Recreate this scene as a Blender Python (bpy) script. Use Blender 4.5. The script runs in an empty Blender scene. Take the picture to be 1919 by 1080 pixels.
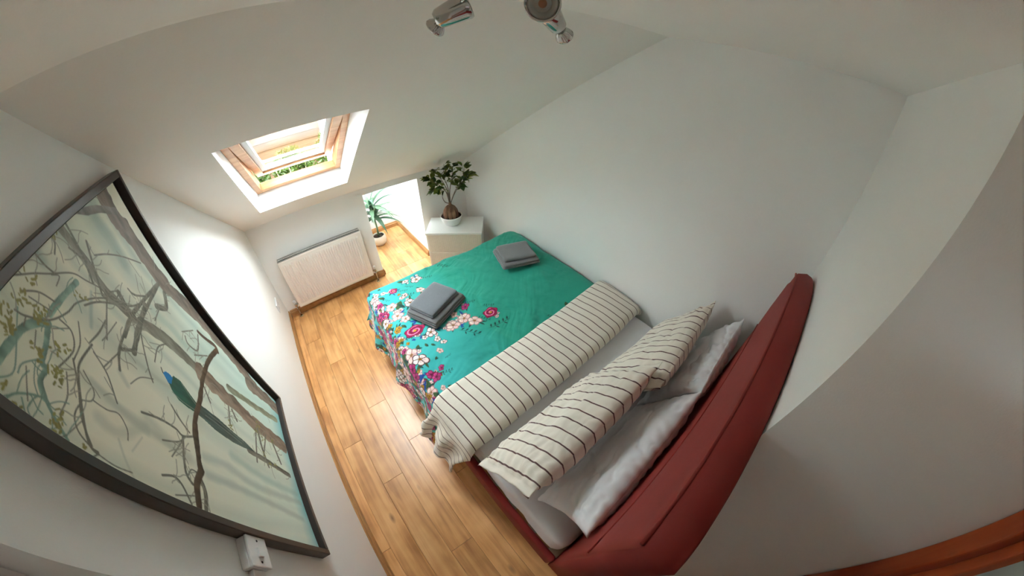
import bpy, bmesh, math, random
import numpy as np
from mathutils import Vector, Matrix, Euler

random.seed(7)
RNG = np.random.default_rng(7)
SC = bpy.context.scene
COL = SC.collection

# ------------------------------------------------------------------ camera, sky, exposure
cam_data = bpy.data.cameras.new('camera')
cam_data.type = 'PANO'                       # the photograph is taken with a very wide fisheye lens
cam_data.panorama_type = 'FISHEYE_LENS_POLYNOMIAL'
cam_data.sensor_fit = 'HORIZONTAL'
cam_data.sensor_width = 36.0
cam_data.sensor_height = 36.0 * 1080 / 1919
cam_data.fisheye_fov = math.pi * 1.2
cam_data.fisheye_polynomial_k0 = 0.0
cam_data.fisheye_polynomial_k1 = -0.0915941798
cam_data.fisheye_polynomial_k2 = -8.021952824e-05
cam_data.fisheye_polynomial_k3 = 8.406391103e-05
cam_data.fisheye_polynomial_k4 = -1.7272257e-06
cam_data.clip_start = 0.01
cam = bpy.data.objects.new('camera', cam_data)
COL.objects.link(cam)
cam.location = (0.5645, 0.2108, 2.1308)
cam.matrix_world = Matrix.Translation(cam.location) @ (
    Matrix.Rotation(-0.68905, 4, 'Z') @ Matrix.Rotation(0.85532, 4, 'X') @ Matrix.Rotation(0.01622, 4, 'Z'))
SC.camera = cam

world = bpy.data.worlds.new('overcast_sky')
SC.world = world
world.use_nodes = True
wn = world.node_tree.nodes
wl = world.node_tree.links
# overcast sky: three times brighter overhead than at the horizon, (1 + 2 sin elevation) / 3
w_tc = wn.new('ShaderNodeTexCoord'); w_sep = wn.new('ShaderNodeSeparateXYZ')
wl.new(w_tc.outputs['Generated'], w_sep.inputs[0])
w_max = wn.new('ShaderNodeMath'); w_max.operation = 'MAXIMUM'; w_max.inputs[1].default_value = 0.0
wl.new(w_sep.outputs['Z'], w_max.inputs[0])
w_mul = wn.new('ShaderNodeMath'); w_mul.operation = 'MULTIPLY_ADD'; w_mul.inputs[1].default_value = 2 / 3; w_mul.inputs[2].default_value = 1 / 3
wl.new(w_max.outputs[0], w_mul.inputs[0])
w_str = wn.new('ShaderNodeMath'); w_str.operation = 'MULTIPLY'; w_str.inputs[1].default_value = 15.5
wl.new(w_mul.outputs[0], w_str.inputs[0])
wl.new(w_str.outputs[0], wn['Background'].inputs['Strength'])
world.cycles.sampling_method = 'MANUAL'; world.cycles.sample_map_resolution = 128
wn['Background'].inputs['Color'].default_value = (0.87, 0.945, 1.0, 1)

SC.view_settings.view_transform = 'Standard'
SC.view_settings.look = 'None'
SC.view_settings.gamma = 1.0
SC.view_settings.use_curve_mapping = False
SC.view_settings.exposure = 1.18
SC.cycles.max_bounces = 9
SC.cycles.diffuse_bounces = 6
SC.cycles.adaptive_threshold = 0.1
SC.cycles.glossy_bounces = 4
SC.cycles.transparent_max_bounces = 9
SC.cycles.use_denoising = True
SC.cycles.time_limit = 1100.0              # safety stop for slow machines

# ------------------------------------------------------------------ room measures (metres)
W, L, HK, YB, HC = 2.288, 3.1848, 1.0448, 1.0826, 2.2996
XC, YBACK = 1.1515, -0.476
XA0, XA1, ZA, YA = 1.124, 1.7143, 0.98, 4.20
YLEFT, XREC = 0.475, -0.07
TANS = (HC - HK) / (L - YB)
ANG = math.atan(TANS)
N_OUT = Vector((0, math.sin(ANG), math.cos(ANG)))
def slope_z(y): return HK + (L - y) * TANS

# ------------------------------------------------------------------ helpers
def srgb(r, g, b):
    f = lambda c: (c / 255 / 12.92) if c / 255 <= 0.04045 else ((c / 255 + 0.055) / 1.055) ** 2.4
    return (f(r), f(g), f(b))

def obj(name, me, mat=None, parent=None, loc=None):
    o = bpy.data.objects.new(name, me)
    COL.objects.link(o)
    if mat is not None and len(me.materials) == 0:
        me.materials.append(mat)
    if parent is not None:
        o.parent = parent
    if loc is not None:
        o.location = loc
    return o

def mesh(name, verts, faces, smooth=False):
    me = bpy.data.meshes.new(name)
    me.from_pydata([tuple(v) for v in verts], [], [tuple(f) for f in faces])
    if smooth:
        me.shade_smooth()
    me.update()
    return me

def bm_mesh(name, bm, smooth=False, recalc=True):
    if recalc:
        bmesh.ops.recalc_face_normals(bm, faces=bm.faces)
    me = bpy.data.meshes.new(name)
    bm.to_mesh(me); bm.free()
    if smooth:
        me.shade_smooth()
    return me

def add_box(bm, lo, hi, bevel=0.0, seg=2):
    t = bmesh.new()
    bmesh.ops.create_cube(t, size=1.0)
    lo, hi = Vector(lo), Vector(hi)
    for v in t.verts:
        v.co = Vector((lo[i] + (v.co[i] + 0.5) * (hi[i] - lo[i]) for i in range(3)))
    if bevel > 0:
        bmesh.ops.bevel(t, geom=list(t.edges), offset=bevel, segments=seg, affect='EDGES', profile=0.5)
    merge(bm, t)
    return bm

def merge(bm, t):
    m = bpy.data.meshes.new('tmp'); t.to_mesh(m); t.free()
    bm.from_mesh(m); bpy.data.meshes.remove(m)

def box(name, lo, hi, mat, parent=None, bevel=0.0, seg=2, smooth=False):
    bm = bmesh.new(); add_box(bm, lo, hi, bevel, seg)
    return obj(name, bm_mesh(name, bm, smooth), mat, parent)

def slab(bm, poly, ext):
    """closed solid: planar polygon extruded by ext"""
    ext = Vector(ext)
    a = [bm.verts.new(Vector(p)) for p in poly]
    b = [bm.verts.new(Vector(p) + ext) for p in poly]
    n = len(poly)
    bm.faces.new(a); bm.faces.new(b[::-1])
    for i in range(n):
        bm.faces.new((a[i], b[i], b[(i + 1) % n], a[(i + 1) % n]))
    return bm

def add_tube(bm, pts, radii, segs=10, cap=True):
    pts = [Vector(p) for p in pts]
    if not hasattr(radii, '__len__'):
        radii = [radii] * len(pts)
    rings = []
    up = Vector((0, 0, 1))
    prev = None
    for i, p in enumerate(pts):
        d = (pts[min(i + 1, len(pts) - 1)] - pts[max(i - 1, 0)]).normalized()
        if prev is None:
            a = d.cross(up)
            if a.length < 1e-3: a = d.cross(Vector((1, 0, 0)))
            a.normalize()
        else:
            a = (prev - d * prev.dot(d)).normalized()
        prev = a
        b = d.cross(a)
        rings.append([bm.verts.new(p + (a * math.cos(2 * math.pi * k / segs) + b * math.sin(2 * math.pi * k / segs)) * radii[i]) for k in range(segs)])
    for i in range(len(rings) - 1):
        for k in range(segs):
            bm.faces.new((rings[i][k], rings[i][(k + 1) % segs], rings[i + 1][(k + 1) % segs], rings[i + 1][k]))
    if cap:
        bm.faces.new(rings[0][::-1]); bm.faces.new(rings[-1])
    return bm

def add_lathe(bm, prof, segs=32, mat=None, ripple=None):
    """prof: list of (r,z) bottom to top, axis z"""
    rings = []
    M = mat or Matrix.Identity(4)
    for r, z in prof:
        if r < 1e-5:
            rings.append([bm.verts.new(M @ Vector((0, 0, z)))])
        else:
            ring = []
            for k in range(segs):
                rr = r * (1 + (ripple(k, z) if ripple else 0))
                ring.append(bm.verts.new(M @ Vector((rr * math.cos(2 * math.pi * k / segs), rr * math.sin(2 * math.pi * k / segs), z))))
            rings.append(ring)
    for i in range(len(rings) - 1):
        A, B = rings[i], rings[i + 1]
        for k in range(segs):
            if len(A) == 1 and len(B) == 1: continue
            if len(A) == 1: bm.faces.new((A[0], B[(k + 1) % segs], B[k]))
            elif len(B) == 1: bm.faces.new((A[k], A[(k + 1) % segs], B[0]))
            else: bm.faces.new((A[k], A[(k + 1) % segs], B[(k + 1) % segs], B[k]))
    return bm

def axis_mat(origin, axis):
    return Matrix.Translation(Vector(origin)) @ Vector(axis).normalized().to_track_quat('Z', 'Y').to_matrix().to_4x4()

def tag(o, label=None, cat=None, group=None, kind=None):
    if label: o['label'] = label
    if cat: o['category'] = cat
    if group: o['group'] = group
    if kind: o['kind'] = kind
    return o

def empty(name, loc=(0, 0, 0), rz=0.0):
    o = bpy.data.objects.new(name, None)
    COL.objects.link(o)
    o.empty_display_size = 0.05
    o.location = loc
    o.rotation_euler = (0, 0, rz)
    return o

def rebase(o):
    """put the origin of a top-level mesh at the middle of its base"""
    me = o.data
    n = len(me.vertices)
    co = np.empty(n * 3, np.float32); me.vertices.foreach_get('co', co); co = co.reshape(-1, 3)
    c = np.array([(co[:, 0].min() + co[:, 0].max()) / 2, (co[:, 1].min() + co[:, 1].max()) / 2, co[:, 2].min()], np.float32)
    me.vertices.foreach_set('co', (co - c).ravel()); me.update()
    o.location = [float(x) for x in c]
    return o

# numpy noise
def vnoise(x, y, seed=0):
    xi = np.floor(x).astype(np.int64); yi = np.floor(y).astype(np.int64)
    fx = x - xi; fy = y - yi
    fx = fx * fx * (3 - 2 * fx); fy = fy * fy * (3 - 2 * fy)
    def h(a, b):
        n = (a * 374761393 + b * 668265263 + seed * 982451653) & 0x7fffffff
        n = ((n ^ (n >> 13)) * 1274126177) & 0x7fffffff
        n = n ^ (n >> 16)
        return (n & 0xffff) / 65535.0 * 2 - 1
    return (h(xi, yi) * (1 - fx) + h(xi + 1, yi) * fx) * (1 - fy) + (h(xi, yi + 1) * (1 - fx) + h(xi + 1, yi + 1) * fx) * fy

def fbm(x, y, seed=0, octv=4):
    s = 0; a = 1.0
    for i in range(octv):
        s = s + a * vnoise(x * 2 ** i + 13.7 * i, y * 2 ** i + 7.1 * i, seed + i); a *= 0.5
    return s

def grid_mesh(name, P, uv=None, colr=None, keep=None, smooth=True):
    """P: (n,m,3) array -> quad mesh; optional uv (n,m,2), colour (n,m,3 linear), keep mask (n-1,m-1)"""
    n, m = P.shape[:2]
    idx = np.arange(n * m).reshape(n, m)
    q = np.stack([idx[:-1, :-1], idx[1:, :-1], idx[1:, 1:], idx[:-1, 1:]], -1)
    if keep is not None: q = q[keep]
    q = q.reshape(-1, 4)
    me = bpy.data.meshes.new(name)
    me.vertices.add(n * m); me.vertices.foreach_set('co', P.astype(np.float32).ravel())
    me.loops.add(q.size); me.loops.foreach_set('vertex_index', q.astype(np.int32).ravel())
    me.polygons.add(len(q)); me.polygons.foreach_set('loop_start', np.arange(0, q.size, 4, dtype=np.int32))
    me.update(calc_edges=True)
    if uv is not None:
        l = me.uv_layers.new(name='UVMap')
        l.data.foreach_set('uv', uv.reshape(-1, 2)[q.ravel()].astype(np.float32).ravel())
    if colr is not None:
        a = me.color_attributes.new('Col', 'FLOAT_COLOR', 'POINT')
        c4 = np.ones((n * m, 4), np.float32); c4[:, :3] = colr.reshape(-1, 3)
        a.data.foreach_set('color', c4.ravel())
    if keep is not None:
        bm = bmesh.new(); bm.from_mesh(me)
        bmesh.ops.delete(bm, geom=[v for v in bm.verts if not v.link_faces], context='VERTS')
        bm.to_mesh(me); bm.free()
    me.validate()
    if smooth: me.shade_smooth()
    return me

# ------------------------------------------------------------------ materials
def new_mat(name):
    m = bpy.data.materials.new(name); m.use_nodes = True
    nt = m.node_tree
    return m, nt, nt.nodes['Principled BSDF']

def plain(name, col, rough=0.5, metal=0.0, spec=0.5, noise=0.0, nscale=30.0, bump=0.0, bscale=200.0, sheen=0.0, coat=0.0):
    m, nt, p = new_mat(name)
    p.inputs['Roughness'].default_value = rough
    p.inputs['Metallic'].default_value = metal
    p.inputs['Specular IOR Level'].default_value = spec
    if sheen: p.inputs['Sheen Weight'].default_value = sheen; p.inputs['Sheen Roughness'].default_value = 0.5
    if coat: p.inputs['Coat Weight'].default_value = coat
    tc = nt.nodes.new('ShaderNodeTexCoord')
    nz = nt.nodes.new('ShaderNodeTexNoise'); nz.inputs['Scale'].default_value = nscale; nz.inputs['Detail'].default_value = 4
    nt.links.new(tc.outputs['Object'], nz.inputs['Vector'])
    mx = nt.nodes.new('ShaderNodeMix'); mx.data_type = 'RGBA'
    k = noise
    mx.inputs[6].default_value = (*[max(0, c * (1 - k)) for c in col], 1)
    mx.inputs[7].default_value = (*[min(1, c * (1 + k)) for c in col], 1)
    nt.links.new(nz.outputs['Fac'], mx.inputs[0]); nt.links.new(mx.outputs[2], p.inputs['Base Color'])
    if bump:
        n2 = nt.nodes.new('ShaderNodeTexNoise'); n2.inputs['Scale'].default_value = bscale; n2.inputs['Detail'].default_value = 3
        nt.links.new(tc.outputs['Object'], n2.inputs['Vector'])
        b = nt.nodes.new('ShaderNodeBump'); b.inputs['Strength'].default_value = bump; b.inputs['Distance'].default_value = 0.002
        nt.links.new(n2.outputs['Fac'], b.inputs['Height']); nt.links.new(b.outputs['Normal'], p.inputs['Normal'])
    return m

def wood(name, c1, c2, c3, axis='Y', scale=1.0, rough=0.4, rand=0.35, spec=0.5, bump=0.05, coat=0.0, knots=0.0):
    m, nt, p = new_mat(name)
    p.inputs['Roughness'].default_value = rough; p.inputs['Specular IOR Level'].default_value = spec
    if coat: p.inputs['Coat Weight'].default_value = coat; p.inputs['Coat Roughness'].default_value = 0.25
    N = nt.nodes.new; Lk = nt.links.new
    tc = N('ShaderNodeTexCoord'); oi = N('ShaderNodeObjectInfo')
    off = N('ShaderNodeVectorMath'); off.operation = 'SCALE'; off.inputs[0].default_value = (13.1, 7.7, 3.3)
    Lk(oi.outputs['Random'], off.inputs['Scale'])
    ad = N('ShaderNodeVectorMath'); ad.operation = 'ADD'
    Lk(tc.outputs['Object'], ad.inputs[0]); Lk(off.outputs[0], ad.inputs[1])
    mp = N('ShaderNodeMapping')
    s = {'X': (2, 26, 26), 'Y': (26, 2, 26), 'Z': (26, 26, 2)}[axis]
    mp.inputs['Scale'].default_value = [v * scale for v in s]
    Lk(ad.outputs[0], mp.inputs['Vector'])
    n1 = N('ShaderNodeTexNoise'); n1.inputs['Scale'].default_value = 1.0; n1.inputs['Detail'].default_value = 6; n1.inputs['Distortion'].default_value = 0.6
    Lk(mp.outputs[0], n1.inputs['Vector'])
    n2 = N('ShaderNodeTexNoise'); n2.inputs['Scale'].default_value = 4.5 * scale; n2.inputs['Detail'].default_value = 2
    Lk(ad.outputs[0], n2.inputs['Vector'])
    cr = N('ShaderNodeValToRGB')
    cr.color_ramp.elements[0].position = 0.33; cr.color_ramp.elements[0].color = (*c1, 1)
    cr.color_ramp.elements[1].position = 0.66; cr.color_ramp.elements[1].color = (*c3, 1)
    e = cr.color_ramp.elements.new(0.5); e.color = (*c2, 1)
    mix = N('ShaderNodeMath'); mix.operation = 'MULTIPLY_ADD'; mix.inputs[1].default_value = 0.45
    Lk(n2.outputs['Fac'], mix.inputs[0])
    ml = N('ShaderNodeMath'); ml.operation = 'MULTIPLY'; ml.inputs[1].default_value = 0.55
    Lk(n1.outputs['Fac'], ml.inputs[0]); Lk(ml.outputs[0], mix.inputs[2]); Lk(mix.outputs[0], cr.inputs['Fac'])
    hv = N('ShaderNodeHueSaturation')
    mr = N('ShaderNodeMapRange'); mr.inputs[3].default_value = 1 - rand * 0.4; mr.inputs[4].default_value = 1 + rand * 0.4
    Lk(oi.outputs['Random'], mr.inputs[0]); Lk(mr.outputs[0], hv.inputs['Value']); Lk(cr.outputs[0], hv.inputs['Color'])
    last = hv.outputs[0]
    if knots:
        kp = N('ShaderNodeMapping'); kp.inputs['Scale'].default_value = (7.0, 3.0, 3.0); Lk(ad.outputs[0], kp.inputs['Vector'])
        vo = N('ShaderNodeTexVoronoi'); vo.inputs['Scale'].default_value = 1.0; Lk(kp.outputs[0], vo.inputs['Vector'])
        km = N('ShaderNodeMapRange'); km.inputs[1].default_value = 0.02; km.inputs[2].default_value = 0.13; km.inputs[3].default_value = knots; km.inputs[4].default_value = 0.0
        Lk(vo.outputs['Distance'], km.inputs[0])
        kx = N('ShaderNodeMix'); kx.data_type = 'RGBA'; kx.inputs[7].default_value = (*[c * 0.45 for c in c1], 1)
        Lk(km.outputs[0], kx.inputs[0]); Lk(last, kx.inputs[6]); last = kx.outputs[2]
    Lk(last, p.inputs['Base Color'])
    b = N('ShaderNodeBump'); b.inputs['Strength'].default_value = bump; b.inputs['Distance'].default_value = 0.001
    Lk(n1.outputs['Fac'], b.inputs['Height']); Lk(b.outputs[0], p.inputs['Normal'])
    return m

def attr_mat(name, rough=0.8, sheen=0.0, spec=0.3, bump=0.0, bscale=300.0):
    m, nt, p = new_mat(name)
    a = nt.nodes.new('ShaderNodeVertexColor'); a.layer_name = 'Col'
    nt.links.new(a.outputs['Color'], p.inputs['Base Color'])
    p.inputs['Roughness'].default_value = rough; p.inputs['Specular IOR Level'].default_value = spec
    if sheen: p.inputs['Sheen Weight'].default_value = sheen
    if bump:
        tc = nt.nodes.new('ShaderNodeTexCoord')
        n2 = nt.nodes.new('ShaderNodeTexNoise'); n2.inputs['Scale'].default_value = bscale
        nt.links.new(tc.outputs['Object'], n2.inputs['Vector'])
        b = nt.nodes.new('ShaderNodeBump'); b.inputs['Strength'].default_value = bump; b.inputs['Distance'].default_value = 0.002
        nt.links.new(n2.outputs['Fac'], b.inputs['Height']); nt.links.new(b.outputs[0], p.inputs['Normal'])
    return m

def stripe_mat(name, base, line, pitch, width):
    m, nt, p = new_mat(name)
    N = nt.nodes.new; Lk = nt.links.new
    uv = N('ShaderNodeUVMap'); uv.uv_map = 'UVMap'
    sp = N('ShaderNodeSeparateXYZ'); Lk(uv.outputs[0], sp.inputs[0])
    d = N('ShaderNodeMath'); d.operation = 'DIVIDE'; d.inputs[1].default_value = pitch; Lk(sp.outputs[0], d.inputs[0])
    f = N('ShaderNodeMath'); f.operation = 'FRACT'; Lk(d.outputs[0], f.inputs[0])
    lt = N('ShaderNodeMath'); lt.operation = 'LESS_THAN'; lt.inputs[1].default_value = width / pitch; Lk(f.outputs[0], lt.inputs[0])
    mx = N('ShaderNodeMix'); mx.data_type = 'RGBA'
    mx.inputs[6].default_value = (*base, 1); mx.inputs[7].default_value = (*line, 1)
    Lk(lt.outputs[0], mx.inputs[0]); Lk(mx.outputs[2], p.inputs['Base Color'])
    p.inputs['Roughness'].default_value = 0.85; p.inputs['Sheen Weight'].default_value = 0.15; p.inputs['Specular IOR Level'].default_value = 0.25
    tc = N('ShaderNodeTexCoord'); n2 = N('ShaderNodeTexNoise'); n2.inputs['Scale'].default_value = 45; n2.inputs['Detail'].default_value = 5
    Lk(tc.outputs['Object'], n2.inputs['Vector'])
    b = N('ShaderNodeBump'); b.inputs['Strength'].default_value = 0.25; b.inputs['Distance'].default_value = 0.004
    Lk(n2.outputs['Fac'], b.inputs['Height']); Lk(b.outputs[0], p.inputs['Normal'])
    return m

def glass_mat(name, tint=(1, 1, 1)):
    m, nt, p = new_mat(name)
    nt.nodes.remove(p)
    out = nt.nodes['Material Output']
    tr = nt.nodes.new('ShaderNodeBsdfTransparent'); tr.inputs[0].default_value = (*tint, 1)
    gl = nt.nodes.new('ShaderNodeBsdfGlossy'); gl.inputs['Roughness'].default_value = 0.02
    lw = nt.nodes.new('ShaderNodeLayerWeight'); lw.inputs[0].default_value = 0.5
    pw = nt.nodes.new('ShaderNodeMath'); pw.operation = 'POWER'; pw.inputs[1].default_value = 5.0
    nt.links.new(lw.outputs['Facing'], pw.inputs[0])
    fr = nt.nodes.new('ShaderNodeMath'); fr.operation = 'MULTIPLY_ADD'; fr.inputs[1].default_value = 0.35; fr.inputs[2].default_value = 0.02
    nt.links.new(pw.outputs[0], fr.inputs[0])
    mx = nt.nodes.new('ShaderNodeMixShader')
    nt.links.new(fr.outputs[0], mx.inputs[0]); nt.links.new(tr.outputs[0], mx.inputs[1]); nt.links.new(gl.outputs[0], mx.inputs[2])
    nt.links.new(mx.outputs[0], out.inputs['Surface'])
    return m

M = {}
M['wall'] = plain('wall_paint', (0.872, 0.868, 0.850), 0.75, noise=0.015, nscale=3, bump=0.12, bscale=260, spec=0.3)
M['ceiling'] = plain('ceiling_paint', (0.872, 0.848, 0.815), 0.8, noise=0.015, nscale=3, bump=0.12, bscale=260, spec=0.25)
M['reveal'] = plain('reveal_paint', (0.88, 0.89, 0.89), 0.6, noise=0.01)
M['gloss_white'] = plain('white_gloss_paint', (0.80, 0.79, 0.76), 0.35, noise=0.02)
M['plank'] = wood('oak_laminate', (0.40, 0.165, 0.048), (0.66, 0.325, 0.115), (0.80, 0.445, 0.185), 'Y', 1.0, rough=0.34, rand=0.30, spec=0.6, knots=0.75)
M['screed'] = plain('floor_screed', (0.30, 0.18, 0.09), 0.9, noise=0.1)
M['skirt'] = wood('oak_skirting', (0.33, 0.15, 0.05), (0.44, 0.22, 0.08), (0.52, 0.28, 0.11), 'Y', 1.0, rough=0.4, rand=0.1)
M['pine'] = wood('lacquered_pine', (0.42, 0.19, 0.075), (0.55, 0.28, 0.12), (0.66, 0.37, 0.18), 'X', 1.0, rough=0.4, rand=0.2)
M['door_wood'] = wood('red_brown_door_wood', (0.26, 0.040, 0.010), (0.40, 0.068, 0.016), (0.48, 0.095, 0.025), 'Z', 1.0, rough=0.35, rand=0.1)
M['glass'] = glass_mat('window_glass', (0.96, 0.98, 0.97))
M['gasket'] = plain('grey_white_glazing_bead', (0.62, 0.65, 0.66), 0.45, noise=0.05)
M['lead'] = plain('grey_metal_cover', (0.30, 0.32, 0.34), 0.5, metal=0.3, noise=0.05)
M['obscure'] = plain('obscured_door_glass', (0.40, 0.47, 0.44), 0.25, noise=0.12, nscale=20, bump=0.3, bscale=120)
M['dark'] = plain('dark_interior', (0.03, 0.03, 0.03), 0.9)
M['rad'] = plain('radiator_enamel', (0.78, 0.715, 0.645), 0.35, noise=0.02)
M['grille'] = plain('radiator_grille_grey', (0.30, 0.29, 0.26), 0.5, noise=0.05)
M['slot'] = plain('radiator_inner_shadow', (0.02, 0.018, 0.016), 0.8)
M['chrome'] = plain('chrome', (0.50, 0.49, 0.47), 0.10, metal=1.0, noise=0.02)
M['brass'] = plain('valve_metal', (0.45, 0.33, 0.20), 0.3, metal=0.9, noise=0.05)
M['plastic'] = plain('white_plastic', (0.78, 0.78, 0.79), 0.35, noise=0.01)
M['black'] = plain('black_hole', (0.015, 0.015, 0.015), 0.7)
M['frame'] = plain('dark_bronze_frame', (0.055, 0.045, 0.040), 0.38, noise=0.25, nscale=8, spec=0.5)
M['frame_in'] = plain('frame_inner_black', (0.012, 0.012, 0.016), 0.45)
M['print'] = attr_mat('misty_forest_print', rough=0.55, spec=0.3)
M['red'] = plain('red_upholstery', (0.26, 0.030, 0.026), 0.62, noise=0.10, nscale=18, bump=0.25, bscale=700, spec=0.25)
M['sheet'] = plain('white_cotton', (0.80, 0.80, 0.82), 0.85, noise=0.02, nscale=15, bump=0.22, bscale=55, sheen=0.1, spec=0.2)
M['slat'] = wood('pale_bed_slat', (0.55, 0.45, 0.30), (0.62, 0.52, 0.36), (0.70, 0.60, 0.44), 'X', 1.0, rough=0.5)
M['duvet'] = attr_mat('floral_teal_cotton', rough=0.8, sheen=0.12, spec=0.25, bump=0.15, bscale=60)
M['stripe'] = stripe_mat('cream_striped_cotton', (0.78, 0.715, 0.62), (0.13, 0.065, 0.06), 0.0565, 0.0062)
M['towel'] = plain('grey_terry', (0.16, 0.17, 0.185), 0.95, noise=0.18, nscale=120, bump=0.9, bscale=900, sheen=0.4, spec=0.1)
M['towel_w'] = plain('warm_grey_terry', (0.18, 0.178, 0.18), 0.95, noise=0.18, nscale=120, bump=0.9, bscale=900, sheen=0.4, spec=0.1)
M['ns'] = plain('white_laminate', (0.80, 0.79, 0.75), 0.4, noise=0.01)
M['reed'] = plain('cream_reeded_front', (0.80, 0.70, 0.585), 0.55, noise=0.05)
M['ceramic'] = plain('white_ceramic', (0.80, 0.79, 0.76), 0.3, noise=0.02)
M['ceramic2'] = plain('cream_ceramic', (0.78, 0.71, 0.60), 0.35, noise=0.03)
M['soil'] = plain('dark_soil', (0.045, 0.025, 0.015), 0.95, noise=0.5, nscale=60, bump=1.0, bscale=90)
M['root'] = wood('ficus_root_bark', (0.09, 0.04, 0.02), (0.17, 0.08, 0.04), (0.26, 0.14, 0.08), 'Z', 1.5, rough=0.7, bump=0.5)
M['stem'] = plain('grey_brown_stem', (0.17, 0.12, 0.09), 0.7, noise=0.2)

def leaf_mat(name, c1, c2, trans=0.25):
    m, nt, p = new_mat(name)
    N = nt.nodes.new; Lk = nt.links.new
    oi = N('ShaderNodeObjectInfo'); mx = N('ShaderNodeMix'); mx.data_type = 'RGBA'
    mx.inputs[6].default_value = (*c1, 1); mx.inputs[7].default_value = (*c2, 1)
    Lk(oi.outputs['Random'], mx.inputs[0]); Lk(mx.outputs[2], p.inputs['Base Color'])
    p.inputs['Roughness'].default_value = 0.42
    t = N('ShaderNodeBsdfTranslucent'); Lk(mx.outputs[2], t.inputs[0])
    s = N('ShaderNodeMixShader'); s.inputs[0].default_value = trans
    Lk(p.outputs[0], s.inputs[1]); Lk(t.outputs[0], s.inputs[2]); Lk(s.outputs[0], nt.nodes['Material Output'].inputs['Surface'])
    return m
M['ficus'] = leaf_mat('ficus_leaf', (0.030, 0.080, 0.018), (0.24, 0.29, 0.05))
M['dracaena'] = leaf_mat('pale_strap_leaf', (0.035, 0.10, 0.055), (0.17, 0.27, 0.15))
M['shrub'] = leaf_mat('shrub_leaf', (0.018, 0.045, 0.004), (0.075, 0.115, 0.012), 0.3)
M['fence'] = wood('garden_fence_board', (0.050, 0.024, 0.008), (0.075, 0.038, 0.013), (0.10, 0.052, 0.020), 'X', 1.0, rough=0.8, rand=0.5)
M['ground'] = plain('garden_ground', (0.20, 0.22, 0.10), 0.95, noise=0.4, nscale=6)


# ------------------------------------------------------------------ the room shell
def struct(name, bm, mat):
    return tag(obj(name, bm_mesh(name, bm), mat), kind='structure')

T = 0.07
bm = bmesh.new()
slab(bm, [(0, YLEFT, 0), (0, L, 0), (0, L, HK), (0, YB, HC), (0, YLEFT, HC)], (-T, 0, 0))
wall_left = tag(struct('wall_left', bm, M['wall']), 'white painted wall that carries the framed peacock picture')
bm = bmesh.new()
slab(bm, [(W, 0, 0), (W, L, 0), (W, L, HK), (W, YB, HC), (W, 0, HC)], (0.1, 0, 0))
tag(struct('wall_right', bm, M['wall']), 'long white wall beside the bed')
bm = bmesh.new()
add_box(bm, (-T, L, 0), (XA0, L + 0.12, HK + 0.02))
add_box(bm, (XA1, L, 0), (W + 0.1, L + 0.12, HK + 0.02))
add_box(bm, (XA0, L, ZA), (XA1, L + 0.12, HK + 0.02))
tag(struct('wall_far', bm, M['wall']), 'low white knee wall with the radiator and the bright alcove opening')
bm = bmesh.new()
add_box(bm, (XC, YBACK - 0.1, 0), (W + 0.1, 0, HC))
tag(struct('wall_head', bm, M['wall']), 'white wall behind the red headboard with an outside corner')
DX0, DZ = 0.32, 2.02
bm = bmesh.new()
add_box(bm, (XREC - 0.1, YBACK - 0.1, 0), (DX0, YBACK, HC))
add_box(bm, (DX0, YBACK - 0.1, DZ), (XC, YBACK, HC))
tag(struct('wall_back', bm, M['wall']), 'white wall around the glazed wooden door')
bm = bmesh.new()
add_box(bm, (XREC - 0.1, YBACK, 0), (XREC, YLEFT, HC))
tag(struct('wall_recess', bm, M['wall']), 'set-back strip of wall past the end of the picture wall')
bm = bmesh.new()
add_box(bm, (XREC - 0.1, YBACK - 0.1, HC), (W + 0.1, YB, HC + 0.1))
tag(struct('ceiling', bm, M['ceiling']), 'flat white ceiling above the camera')

# sloped ceiling with the roof-window opening; reveals run from the opening to the window frame
OP = [Vector((0.2946, 1.6771, 0)), Vector((0.9559, 1.6771, 0)), Vector((0.9559, 2.7933, 0)), Vector((0.2427, 2.7933, 0))]
for p in OP: p.z = slope_z(p.y)
def on_slope(x, y, off):
    return Vector((x, y, slope_z(y))) + N_OUT * off
FO = 0.15                                      # the frame sits this far up in the roof
def frame_pt(x, y):                            # y measured on the frame plane
    return Vector((x, y, slope_z(y) + FO / math.cos(ANG)))
FX0, FX1, FY0, FY1 = 0.2705, 0.9455, 1.735, 2.895
FR = [frame_pt(FX0, FY0), frame_pt(FX1, FY0), frame_pt(FX1, FY1), frame_pt(FX0, FY1)]
bm = bmesh.new()
IN = [Vector((-T, YB, HC)), Vector((W + 0.1, YB, HC)), Vector((W + 0.1, L, HK)), Vector((-T, L, HK))]
OUT = [v + Vector((0, 0, (FO + 0.05) / math.cos(ANG))) for v in IN]
vi = [bm.verts.new(v) for v in IN]; vo = [bm.verts.new(v) for v in OP]
vf = [bm.verts.new(v) for v in FR]; vu = [bm.verts.new(v) for v in OUT]
FT = [v + N_OUT * 0.05 for v in FR]
vt = [bm.verts.new(v) for v in FT]
for i in range(4):
    j = (i + 1) % 4
    bm.faces.new((vi[i], vi[j], vo[j], vo[i]))
    bm.faces.new((vu[i], vt[i], vt[j], vu[j]))
    bm.faces.new((vi[i], vu[i], vu[j], vi[j]))
    bm.faces.new((vo[i], vo[j], vf[j], vf[i])).material_index = 1
    bm.faces.new((vf[i], vf[j], vt[j], vt[i])).material_index = 1
slope = struct('ceiling_sloped', bm, M['ceiling'])
slope.data.materials.append(M['reveal'])
tag(slope, 'sloping white ceiling with the roof window let into it')

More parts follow.
